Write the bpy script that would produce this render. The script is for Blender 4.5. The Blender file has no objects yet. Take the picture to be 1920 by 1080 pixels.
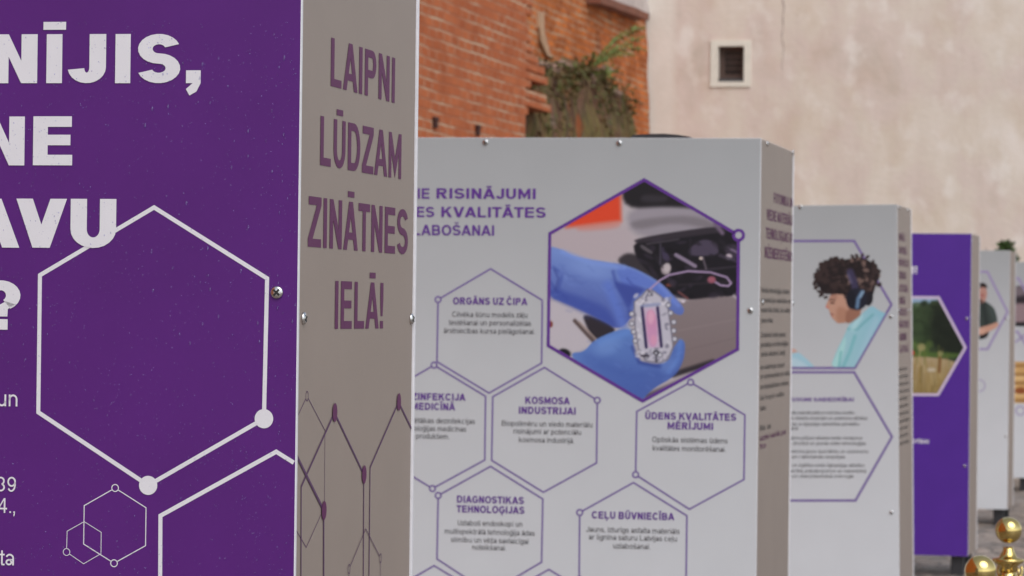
import bpy, bmesh, math, random
import numpy as np
from mathutils import Vector, Matrix, noise

D = bpy.data
SC = bpy.context.scene
COL = SC.collection
random.seed(7)
rad = math.radians

# ------------------------------------------------------------------ camera, sky, sun, exposure
EYE = 1.60
pitch, roll = 45 / 6400.0, 0.012
Fv = Vector((0, math.cos(pitch), math.sin(pitch)))
U0 = Vector((0, -math.sin(pitch), math.cos(pitch)))
R0 = Vector((1, 0, 0))
Rv = math.cos(roll) * R0 + math.sin(roll) * U0
Uv = -math.sin(roll) * R0 + math.cos(roll) * U0
cam = D.cameras.new('camera')
cam.sensor_width = 36
cam.lens = 120.0
cam.clip_end = 400
cam.dof.use_dof = True
cam.dof.focus_distance = 4.70
cam.dof.aperture_fstop = 18.0
camo = D.objects.new('camera', cam)
COL.objects.link(camo)
Mx = Matrix(((Rv.x, Uv.x, -Fv.x, 0), (Rv.y, Uv.y, -Fv.y, 0), (Rv.z, Uv.z, -Fv.z, EYE), (0, 0, 0, 1)))
camo.matrix_world = Mx
SC.camera = camo

world = D.worlds.new('World')
SC.world = world
world.use_nodes = True
wn = world.node_tree
bg = wn.nodes['Background']
sky = wn.nodes.new('ShaderNodeTexSky')
sky.sky_type = 'NISHITA'
sky.sun_disc = False
SUN_EL, SUN_AZ = rad(50), rad(152)          # azimuth clockwise from +Y: behind the camera
sky.sun_elevation = SUN_EL
sky.sun_rotation = SUN_AZ
sky.dust_density = 1.0
sky.air_density = 1.0
hs = wn.nodes.new('ShaderNodeHueSaturation')   # cloud cover: the sky's blue is washed out
hs.inputs['Saturation'].default_value = 0.45
wn.links.new(sky.outputs[0], hs.inputs['Color'])
wn.links.new(hs.outputs[0], bg.inputs['Color'])
bg.inputs['Strength'].default_value = 0.14
sl = D.lights.new('sun', 'SUN')
sl.energy = 1.2
sl.angle = rad(50)
sl.color = (1.0, 0.985, 0.965)
slo = D.objects.new('sun', sl)
COL.objects.link(slo)
sd = Vector((math.sin(SUN_AZ) * math.cos(SUN_EL), math.cos(SUN_AZ) * math.cos(SUN_EL), math.sin(SUN_EL)))
slo.rotation_euler = sd.to_track_quat('Z', 'Y').to_euler()
SC.view_settings.view_transform = 'Standard'
SC.view_settings.look = 'None'
SC.view_settings.exposure = 0.4
SC.view_settings.gamma = 1.0
SC.cycles.use_denoising = True

# ------------------------------------------------------------------ materials
def s2l(c):
    return tuple(((v / 255) / 12.92 if v / 255 <= .04045 else ((v / 255 + .055) / 1.055) ** 2.4) for v in c)

class NT:
    """small helper around a node tree"""
    def __init__(s, name):
        s.m = D.materials.new(name)
        s.m.use_nodes = True
        s.t = s.m.node_tree
        s.b = s.t.nodes['Principled BSDF']
    def n(s, kind, **kw):
        nd = s.t.nodes.new('ShaderNode' + kind)
        for k, v in kw.items():
            setattr(nd, k, v)
        return nd
    def l(s, a, b):
        s.t.links.new(a, b)
    def coord(s, scale=(1, 1, 1), rot=(0, 0, 0)):
        tc = s.n('TexCoord')
        mp = s.n('Mapping')
        mp.inputs['Scale'].default_value = scale
        mp.inputs['Rotation'].default_value = rot
        s.l(tc.outputs['Object'], mp.inputs['Vector'])
        return mp.outputs[0]
    def noise(s, vec, scale, detail=4, rough=.55):
        nd = s.n('TexNoise')
        nd.inputs['Scale'].default_value = scale
        nd.inputs['Detail'].default_value = detail
        nd.inputs['Roughness'].default_value = rough
        s.l(vec, nd.inputs['Vector'])
        return nd.outputs['Fac']
    def ramp(s, fac, stops, interp='LINEAR'):
        r = s.n('ValToRGB')
        r.color_ramp.interpolation = interp
        e = r.color_ramp.elements
        while len(e) < len(stops):
            e.new(.5)
        for i, (p, c) in enumerate(stops):
            e[i].position = p
            e[i].color = tuple(c) + (1,) if len(c) == 3 else c
        s.l(fac, r.inputs[0])
        return r.outputs[0]
    def mix(s, fac, a, b, mode='MIX'):
        x = s.n('Mix', data_type='RGBA', blend_type=mode)
        for sock, v in ((x.inputs[0], fac), (x.inputs[6], a), (x.inputs[7], b)):
            if isinstance(v, (int, float)):
                sock.default_value = v
            elif isinstance(v, tuple):
                sock.default_value = v + (1,) if len(v) == 3 else v
            else:
                s.l(v, sock)
        return x.outputs[2]
    def bump(s, h, strength, dist):
        b = s.n('Bump')
        b.inputs['Strength'].default_value = strength
        b.inputs['Distance'].default_value = dist
        s.l(h, b.inputs['Height'])
        s.l(b.outputs[0], s.b.inputs['Normal'])
    def base(s, v):
        if isinstance(v, tuple):
            s.b.inputs['Base Color'].default_value = v + (1,)
        else:
            s.l(v, s.b.inputs['Base Color'])
    def set(s, **kw):
        for k, v in kw.items():
            s.b.inputs[k].default_value = v
        return s

def sc(c, k):
    return tuple(min(1, x * k) for x in c)

def plain(name, c, rough=.5, var=.08, scale=30, spec=.5, metal=0.0, grain=None):
    a = NT(name)
    v = a.coord()
    col = a.ramp(a.noise(v, scale, 5), [(.3, sc(c, 1 - var)), (.7, sc(c, 1 + var))])
    if grain:
        gcol = a.ramp(a.noise(v, 900, 1, .3), [(.25, (1 - grain,) * 3), (.75, (1 + grain * .0,) * 3)])
        col = a.mix(1.0, col, gcol, 'MULTIPLY')
    a.base(col)
    a.set(Roughness=rough, Metallic=metal)
    a.b.inputs['Specular IOR Level'].default_value = spec
    return a.m

M = {}
g = NT('white_vinyl_board')          # white boards' base colour, graded by height: mid grey at the head, near white below
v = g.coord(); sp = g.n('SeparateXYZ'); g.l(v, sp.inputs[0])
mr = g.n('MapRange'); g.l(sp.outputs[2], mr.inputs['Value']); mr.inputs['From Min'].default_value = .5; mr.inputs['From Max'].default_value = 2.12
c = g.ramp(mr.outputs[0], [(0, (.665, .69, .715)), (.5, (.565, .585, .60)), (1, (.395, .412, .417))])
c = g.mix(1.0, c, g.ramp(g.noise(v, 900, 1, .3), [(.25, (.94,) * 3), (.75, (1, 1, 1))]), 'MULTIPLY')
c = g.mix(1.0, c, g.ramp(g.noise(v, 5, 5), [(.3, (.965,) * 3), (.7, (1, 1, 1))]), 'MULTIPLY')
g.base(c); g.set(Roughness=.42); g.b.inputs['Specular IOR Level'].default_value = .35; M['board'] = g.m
M['side'] = plain('beige_grey_vinyl_board', (.297, .236, .200), .5, .03, 5, .3, grain=.08)
M['purple'] = plain('purple_vinyl_board', (.102, .014, .192), .40, .06, 5, .3, grain=.12)
M['purple2'] = plain('violet_vinyl_board', (.090, .025, .30), .40, .05, 5, .3, grain=.1)
M['edge'] = plain('pale_board_edge', (.72, .70, .72), .5, .06, 40)
M['cap'] = plain('dark_lid', (.06, .06, .065), .6)
M['foot'] = plain('black_rubber_foot', (.025, .025, .028), .6)
M['white_ink'] = plain('white_ink', (.78, .77, .80), .42, .02, 20, .35, grain=.06)
M['violet_ink'] = plain('violet_ink', (.118, .036, .262), .45, .04, 20, .3)
M['line_ink'] = plain('soft_violet_line_ink', (.185, .125, .335), .45, .04, 20, .3)
M['plum_ink'] = plain('plum_ink', (.105, .014, .080), .5, .04, 20, .15)
M['dark_plum_ink'] = plain('dark_plum_ink', (.075, .018, .085), .5, .04, 20, .3)
M['grey_ink'] = plain('grey_ink', (.12, .115, .12), .5, .04, 20, .3)
M['brown_ink'] = plain('brown_grey_ink', (.085, .07, .065), .5, .04, 20, .3)
M['lilac_line'] = plain('lilac_line_ink', (.34, .28, .47), .45, .03, 20, .3)
M['pale_line'] = plain('pale_lilac_line_ink', (.60, .50, .66), .45, .03, 20, .3)
M['steel'] = plain('zinc_screw_steel', (.62, .61, .60), .22, .1, 200, .5, 1.0)
M['recess'] = plain('dark_screw_recess', (.02, .018, .017), .6)
g = NT('polished_brass'); g.base(g.ramp(g.noise(g.coord(), 14, 3), [(.3, (.60, .44, .14)), (.7, (.76, .60, .26))]))
g.set(Metallic=1.0, Roughness=.09); M['gold'] = g.m
g = NT('rain_water')
gl = g.n('BsdfGlossy'); gl.inputs['Roughness'].default_value = .12
g.l(g.ramp(g.noise(g.coord(), 9, 1), [(0, (.55, .56, 1)), (1, (.7, .66, 1))]), gl.inputs['Color'])
tr = g.n('BsdfTransparent'); tr.inputs['Color'].default_value = (.93, .93, .96, 1)
mx = g.n('MixShader'); mx.inputs[0].default_value = .115
g.l(tr.outputs[0], mx.inputs[1]); g.l(gl.outputs[0], mx.inputs[2])
g.l(mx.outputs[0], g.t.nodes['Material Output'].inputs['Surface']); M['water'] = g.m
g = NT('photo_print'); at = g.n('VertexColor'); at.layer_name = 'ink'
v = g.coord(); g.base(g.mix(1.0, at.outputs['Color'], g.ramp(g.noise(v, 500, 1), [(.2, (.93,) * 3), (.8, (1, 1, 1))]), 'MULTIPLY'))
g.set(Roughness=.42); g.b.inputs['Specular IOR Level'].default_value = .3; M['photo'] = g.m

# ------------------------------------------------------------------ object helpers
def link(name, me, mat=None, parent=None):
    o = D.objects.new(name, me)
    COL.objects.link(o)
    if mat is not None and me is not None:
        for m in (mat if isinstance(mat, (list, tuple)) else [mat]):
            me.materials.append(m)
    if parent:
        o.parent = parent
    return o

def obj(name, bm, mat, parent=None, smooth=False):
    me = D.meshes.new(name)
    bm.normal_update()
    bm.to_mesh(me)
    bm.free()
    if smooth:
        for p in me.polygons:
            p.use_smooth = True
    return link(name, me, mat, parent)

def tag(o, label=None, cat=None, group=None, kind=None):
    for k, v in (('label', label), ('category', cat), ('group', group), ('kind', kind)):
        if v:
            o[k] = v
    return o

def box(bm, x0, x1, y0, y1, z0, z1, mi=0):
    vs = [bm.verts.new(p) for p in ((x0, y0, z0), (x1, y0, z0), (x1, y1, z0), (x0, y1, z0), (x0, y0, z1), (x1, y0, z1), (x1, y1, z1), (x0, y1, z1))]
    fs = []
    for f in ((0, 3, 2, 1), (4, 5, 6, 7), (0, 1, 5, 4), (1, 2, 6, 5), (2, 3, 7, 6), (3, 0, 4, 7)):
        q = bm.faces.new([vs[i] for i in f]); q.material_index = mi; fs.append(q)
    return fs

def lathe(bm, prof, n=32, cx=0, cy=0):
    rings = []
    for r, z in prof:
        rings.append([bm.verts.new((cx + r * math.cos(2 * math.pi * i / n), cy + r * math.sin(2 * math.pi * i / n), z)) for i in range(n)])
    for a, b in zip(rings, rings[1:]):
        for i in range(n):
            j = (i + 1) % n
            bm.faces.new((a[i], a[j], b[j], b[i]))
    bm.faces.new(rings[0][::-1]); bm.faces.new(rings[-1])

def tube(bm, pts, r0, r1=None, n=8):
    r1 = r0 if r1 is None else r1
    pts = [Vector(p) for p in pts]
    rings = []
    for i, p in enumerate(pts):
        d = (pts[min(i + 1, len(pts) - 1)] - pts[max(i - 1, 0)]).normalized()
        a = d.orthogonal().normalized() if i == 0 else (rings_a - d * rings_a.dot(d)).normalized()
        rings_a = a
        b = d.cross(a)
        r = r0 + (r1 - r0) * i / (len(pts) - 1)
        rings.append([bm.verts.new(p + (a * math.cos(2 * math.pi * k / n) + b * math.sin(2 * math.pi * k / n)) * r) for k in range(n)])
    for a, b in zip(rings, rings[1:]):
        for i in range(n):
            bm.faces.new((a[i], a[(i + 1) % n], b[(i + 1) % n], b[i]))
    bm.faces.new(rings[0][::-1]); bm.faces.new(rings[-1])

# ------------------------------------------------------------------ lettering: a parametric sans, cap height 1
def arc(cx, cy, rx, ry, a0, a1, t, b, n=None):
    n = n or max(4, int(abs(a1 - a0) / 15))
    A = [rad(a0 + (a1 - a0) * i / n) for i in range(n + 1)]
    o = [(cx + rx * math.cos(a), cy + ry * math.sin(a)) for a in A]
    i_ = [(cx + (rx - t) * math.cos(a), cy + (ry - b) * math.sin(a)) for a in A]
    return [[o[k], o[k + 1], i_[k + 1], i_[k]] for k in range(n)]

def rc(x0, y0, x1, y1):
    return [[(x0, y0), (x1, y0), (x1, y1), (x0, y1)]]

ACC = {'Ā': ('A', 'm'), 'Ē': ('E', 'm'), 'Ī': ('I', 'm'), 'Ū': ('U', 'm'), 'Š': ('S', 'v'), 'Č': ('C', 'v'), 'Ž': ('Z', 'v'), 'Ģ': ('G', 'c'), 'Ļ': ('L', 'c'), 'Ņ': ('N', 'c'), 'Ķ': ('K', 'c'),
       'ā': ('a', 'm'), 'ē': ('e', 'm'), 'ī': ('ı', 'm'), 'ū': ('u', 'm'), 'š': ('s', 'v'), 'č': ('c', 'v'), 'ž': ('z', 'v'), 'ģ': ('g', 'v'), 'ļ': ('l', 'c'), 'ņ': ('n', 'c'), 'ķ': ('k', 'c')}

def S_(w, h, t, b):
    R = (h + b) / 4
    return (arc(w / 2, h - R, w / 2 - .01, R, 18, 270, t, b) + arc(w / 2, R, w / 2, R, 90, -162, t, b))

def glyph(ch, t, b):
    """(width, polygons)"""
    if ch in ACC:
        base, k = ACC[ch]
        w, P = glyph(base, t, b)
        top = 1.0 if ch.isupper() else .74
        c = w / 2
        if k == 'm':
            hw = .22 if ch.isupper() else .17
            P = P + rc(c - hw, top + .09, c + hw, top + .09 + b * .75)
        elif k == 'v':
            P = P + [[(c, top + .07), (c, top + .07 + b * .9), (c - .2, top + .27), (c - .2 - t * .35, top + .27)][::-1],
                     [(c, top + .07), (c + .2 + t * .35, top + .27), (c + .2, top + .27), (c, top + .07 + b * .9)]]
        else:
            P = P + [[(c - t * .5, -.07), (c - t * .2, -.32), (c + t * .2, -.32), (c + t * .5, -.07)]]
        return w, P
    v = lambda x: x * (.86 + t * .67)
    if ch == 'I' : return t, rc(0, 0, t, 1)
    if ch == 'L': w = v(.70); return w, rc(0, 0, t, 1) + rc(t, 0, w, b)
    if ch == 'E': w = v(.77); return w, rc(0, 0, t, 1) + rc(t, 0, w, b) + rc(t, .5 - b * .42, w * .95, .5 + b * .58) + rc(t, 1 - b, w * .98, 1)
    if ch == 'F': w = v(.70); return w, rc(0, 0, t, 1) + rc(t, .46 - b * .4, w * .92, .46 + b * .6) + rc(t, 1 - b, w, 1)
    if ch == 'T': w = v(.80); return w, rc(w / 2 - t / 2, 0, w / 2 + t / 2, 1 - b) + rc(0, 1 - b, w, 1)
    if ch == 'H': w = v(.80); return w, rc(0, 0, t, 1) + rc(w - t, 0, w, 1) + rc(t, .52 - b / 2, w - t, .52 + b / 2)
    if ch in 'NM':
        w = v(.80 if ch == 'N' else .97)
        tt = t * (1 if ch == 'N' else .92)
        x1 = w - tt if ch == 'N' else w / 2
        d = .3
        for _ in range(6):
            d = t * .98 * math.sqrt(1 + ((1 - d) / (x1 - tt)) ** 2)
            d = min(d, .72)
        P = rc(0, 0, tt, 1) + rc(w - tt, 0, w, 1) + [[(tt, 1 - d), (x1, 0), (x1, d), (tt, 1)]]
        if ch == 'M':
            P.append([(w - tt, 1 - d), (w - tt, 1), (x1, d), (x1, 0)])
        return w, P
    if ch in 'AV':
        w = v(.98 if ch == 'A' else .94)
        s, a = t * 1.07, t * 1.12
        m = (w / 2 - a / 2)
        yi = (w / 2 - s) / m
        P = [[(0, 0), (s, 0), (w / 2, yi), (w / 2, 1), (w / 2 - a / 2, 1)], [(w, 0), (w / 2 + a / 2, 1), (w / 2, 1), (w / 2, yi), (w - s, 0)]]
        if ch == 'A':
            y1, y2 = .215, .215 + b * .9
            P.append([(s + m * y1, y1), (w - s - m * y1, y1), (w - s - m * y2, y2), (s + m * y2, y2)])
        else:
            P = [[(x, 1 - y) for x, y in p][::-1] for p in P]
        return w, P
    if ch == 'U': w = v(.80); r = .38; return w, rc(0, r, t, 1) + rc(w - t, r, w, 1) + arc(w / 2, r, w / 2, r, 180, 360, t, b)
    if ch == 'J': w = v(.66); r = .32; return w, rc(w - t, r, w, 1) + arc(w / 2, r, w / 2, r, 188, 360, t, b)
    if ch == 'O': w = v(.99); return w, arc(w / 2, .5, w / 2, .515, 0, 360, t, b, 26)
    if ch == 'C': w = v(.92); return w, arc(w / 2, .5, w / 2, .515, 38, 322, t, b)
    if ch == 'G': w = v(.96); return w, arc(w / 2, .5, w / 2, .515, 38, 332, t, b) + rc(w - t * .98, .27, w - t * .02, .5 - b * .55) + rc(w * .53, .5 - b * .55, w - t * .02, .5 + b * .35)
    if ch == 'S': w = v(.84); return w, S_(w, 1.0, t, b * .98)
    if ch in 'PRB':
        w = v(.80 if ch == 'P' else .86 if ch == 'R' else .84)
        yb = .40 if ch == 'P' else .44 if ch == 'R' else .5 - b / 2
        r = (1 - yb) / 2
        ww = w if ch == 'P' else w * .95
        xc = ww - r * .95
        P = rc(0, 0, t, 1) + rc(t, 1 - b, xc, 1) + rc(t, yb, xc, yb + b) + arc(xc, yb + r, r * .95, r, -90, 90, t, b)
        if ch == 'R':
            P.append([(w * .36, yb), (w - t * 1.25, 0), (w + .03, 0), (w * .36 + t * 1.15, yb)])
        if ch == 'B':
            r = (yb + b) / 2; xc = w - r
            P += rc(t, 0, xc, b) + arc(xc, r, r, r, -90, 68, t, b)
        return w, P
    if ch == 'D': w = v(.86); r = .44; return w, rc(0, 0, t, 1) + rc(t, 1 - b, w - r, 1) + rc(t, 0, w - r, b) + arc(w - r, .5, r, .5, -90, 90, t, b)
    if ch == 'K': w = v(.90); return w, rc(0, 0, t, 1) + [[(t, .30), (t + .17, .47), (w - .02, 1), (w - t * 1.25, 1), (t, .30 + t * 1.25)], [(t + .17, .47), (w - t * 1.2, 0), (w + .03, 0), (t + .17 + t * .62, .47 + t * .66)]]
    if ch == 'Z': w = v(.82); return w, rc(0, 0, w, b) + rc(.03, 1 - b, w, 1) + [[(0, b), (t * 1.3, b), (w, 1 - b), (w - t * 1.3, 1 - b)]]
    if ch == '?':
        w = v(.78); R = .31
        return w, arc(w / 2, 1.01 - R, w / 2, R, 175, -60, t, b * .95) + [[(w / 2 - t * .48, .27), (w / 2 + t * .48, .27), (w / 2 + t * .5, .42), (w / 2 + t * 1.02, .52), (w / 2 + t * .35, .58), (w / 2 - t * .35, .46)]] + rc(w / 2 - t * .5, 0, w / 2 + t * .5, b)
    if ch == '!': return t, rc(0, 0, t, b) + [[(t * .2, .27), (t * .8, .27), (t, .62), (t, 1), (0, 1), (0, .62)]]
    if ch == '.': return t, rc(0, 0, t, b)
    if ch == ',': return t, rc(0, 0, t, max(b, t * .85)) + [[(t * .45, 0), (0, -.12), (t * .25, -.25), (t * .72, -.17), (t, 0)]]
    if ch == '3': w = .66; R = .285; return w, arc(w / 2, 1 - R, w / 2 - .02, R, 165, -75, t, b) + arc(w / 2, R, w / 2, R, 75, -168, t, b)
    if ch == '9': w = .66; return w, arc(w / 2, .67, w / 2, .34, 0, 360, t, b, 20) + arc(w / 2 - .02, .5, w / 2 + .02, .51, -140, 18, t, b)
    if ch == '4': w = .68; return w, rc(w * .62, 0, w * .62 + t, 1) + rc(0, .23, w * .62, .23 + b) + rc(w * .62 + t, .23, w, .23 + b) + [[(0, .23 + b), (t * .9, .23 + b), (w * .62, 1 - t * 1.3), (w * .62, 1)]]
    # lower case
    x = .74
    if ch in 'ouaednhmrcsqbpgtlıikfjvz':
        pass
    w = .62
    if ch == 'o': w = .70; return w, arc(w / 2, x / 2, w / 2, x / 2 + .01, 0, 360, t, b, 20)
    if ch == 'c': w = .64; return w, arc(w / 2, x / 2, w / 2, x / 2 + .01, 42, 318, t, b)
    if ch == 'e': w = .68; return w, arc(w / 2, x / 2, w / 2, x / 2 + .01, 4, 318, t, b) + rc(t * .9, x / 2 - b * .5, w, x / 2 + b * .35)
    if ch == 'a': return w, rc(w - t, 0, w, x * .62) + arc(w / 2, x * .62, w / 2, x * .39, 0, 160, t, b) + arc(w * .40, x * .27, w * .40, x * .28, 0, 360, t, b, 16) + rc(w * .4, x * .55 - b, w - t, x * .55)
    if ch == 's': w = .60; return w, S_(w, x, t, b)
    if ch in 'nhu':
        r = w / 2
        P = arc(r, x - r, r, r + .01, 0, 180, t, b) + rc(w - t, 0, w, x - r) + rc(0, 0, t, x if ch != 'h' else 1)
        if ch == 'u': P = [[(w - px, x - py) for px, py in p] for p in P]
        return w, P
    if ch == 'm':
        w = 1.0; r = (w + t) / 4
        return w, rc(0, 0, t, x) + arc(r, x - r, r, r, 0, 180, t, b) + arc(w - r, x - r, r, r, 0, 180, t, b) + rc(w / 2 - t / 2, 0, w / 2 + t / 2, x - r) + rc(w - t, 0, w, x - r)
    if ch == 'r': w = .38; return w, rc(0, 0, t, x) + arc(w, x - w, w, w, 80, 150, t, b)
    if ch in 'dbpqg':
        w = .66
        sx = w - t if ch in 'dqg' else 0
        y0, y1 = (0, 1) if ch in 'db' else (-.28, x)
        P = arc(w / 2, x / 2, w / 2, x / 2, 0, 360, t, b, 18) + rc(sx, y0, sx + t, y1)
        if ch == 'g': P = arc(w / 2, x / 2, w / 2, x / 2, 0, 360, t, b, 18) + rc(w - t, -.02, w, x) + arc(w / 2, -.02, w / 2, .27, 190, 360, t, b)
        return w, P
    if ch in 'lı': return t, rc(0, 0, t, 1 if ch == 'l' else x)
    if ch in 'ij':
        P = rc(0, 0 if ch == 'i' else -.2, t, x) + rc(0, 1 - b, t, 1)
        if ch == 'j': P += rc(-.15, -.29, t, -.2)
        return t, P
    if ch == 't': w = .36; return w, rc(.1, .06, .1 + t, .95) + rc(0, x - b, .1, x) + rc(.1 + t, x - b, w, x) + rc(.1 + t * .2, -.01, w, .06 + b * .3)
    if ch == 'f': w = .36; return w, rc(.1, 0, .1 + t, .9) + rc(0, x - b, .1, x) + rc(.1 + t, x - b, w, x) + rc(.12, .9, w + .02, 1)
    if ch == 'k': return w, rc(0, 0, t, 1) + [[(t, .22), (t + .13, .36), (w, x), (w - t * 1.3, x), (t, .22 + t * 1.3)], [(t + .13, .36), (w - t * 1.2, 0), (w + .03, 0), (t + .13 + t * .7, .36 + t * .75)]]
    if ch == 'v': return w, [[(w / 2 - t * .55, 0), (w / 2 + t * .55, 0), (w, x), (w - t * 1.05, x), (w / 2, t * 1.4), (t * 1.05, x), (0, x)]]
    if ch == 'z': w = .58; return w, rc(0, 0, w, b) + rc(0, x - b, w, x) + [[(0, b), (t * 1.2, b), (w, x - b), (w - t * 1.2, x - b)]]
    return .3, []

def bear(ch):
    c = ACC.get(ch, (ch,))[0]
    return .015 if c in 'AVTvtfz' else .05 if c in 'OCGSJZoceasdqg' else .09

def layout(s, t, b):
    x, out = 0.0, []
    for ch in s:
        if ch == ' ':
            x += .36
            continue
        w, P = glyph(ch, t, b)
        x += bear(ch)
        out += [[(px + x, py) for px, py in p] for p in P]
        x += w + bear(ch)
    xs = [px for p in out for px, _ in p]
    lo, hi = min(xs), max(xs)
    return hi - lo, [[(px - lo, py) for px, py in p] for p in out]

class Ink:
    """flat print lying just off a board: face 'F' is the front (x, z), 'S' the side (y, z)"""
    def __init__(s, face, off):
        s.bm, s.face, s.off = bmesh.new(), face, off
    def pt(s, q):
        return (q[0], -s.off, q[1]) if s.face == 'F' else (s.off, q[0], q[1])
    def poly(s, pts):
        area = sum(a[0] * b[1] - b[0] * a[1] for a, b in zip(pts, pts[1:] + pts[:1]))
        if area < 0:
            pts = pts[::-1]
        try:
            s.bm.faces.new([s.bm.verts.new(s.pt(q)) for q in pts])
        except ValueError:
            pass
    def text(s, txt, p0, p1, cap, t=.21, b=.18):
        """fits txt between baseline points p0 (left) and p1 (right)"""
        w, P = layout(txt, t, b)
        k = math.hypot(p1[0] - p0[0], p1[1] - p0[1])
        dx, dz = (p1[0] - p0[0]) / w, (p1[1] - p0[1]) / w
        for p in P:
            s.poly([(p0[0] + x * dx, p0[1] + x * dz + y * cap) for x, y in p])
        return s
    def right(s, txt, p1, cap, sx=1.0, t=.21, b=.18):
        w, _ = layout(txt, t, b)
        return s.text(txt, (p1[0] - w * cap * sx, p1[1]), p1, cap, t, b)
    def stroke(s, pts, w, closed=False):
        """mitred line"""
        n = len(pts)
        V = [Vector(p) for p in pts]
        L = []
        for i in range(n):
            a = V[i - 1] if (i > 0 or closed) else None
            c = V[(i + 1) % n] if (i < n - 1 or closed) else None
            d1 = (V[i] - a).normalized() if a is not None else None
            d2 = (c - V[i]).normalized() if c is not None else None
            if d1 is None: nn, k = Vector((-d2.y, d2.x)), 1
            elif d2 is None: nn, k = Vector((-d1.y, d1.x)), 1
            else:
                nn = (Vector((-d1.y, d1.x)) + Vector((-d2.y, d2.x))).normalized()
                k = 1 / max(.3, nn.dot(Vector((-d1.y, d1.x))))
            L.append((V[i] + nn * w / 2 * k, V[i] - nn * w / 2 * k))
        for i in range(n if closed else n - 1):
            a, c = L[i], L[(i + 1) % n]
            s.poly([tuple(a[0]), tuple(c[0]), tuple(c[1]), tuple(a[1])])
        return s
    def dot(s, c, r, n=28):
        s.poly([(c[0] + r * math.cos(2 * math.pi * i / n), c[1] + r * math.sin(2 * math.pi * i / n)) for i in range(n)])
        return s
    def ring(s, c, r, w, n=24):
        for q in arc(c[0], c[1], r + w / 2, r + w / 2, 0, 360, w, w, n):
            s.poly(q)
        return s
    def done(s, name, mat, parent):
        return obj(name, s.bm, mat, parent)

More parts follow.
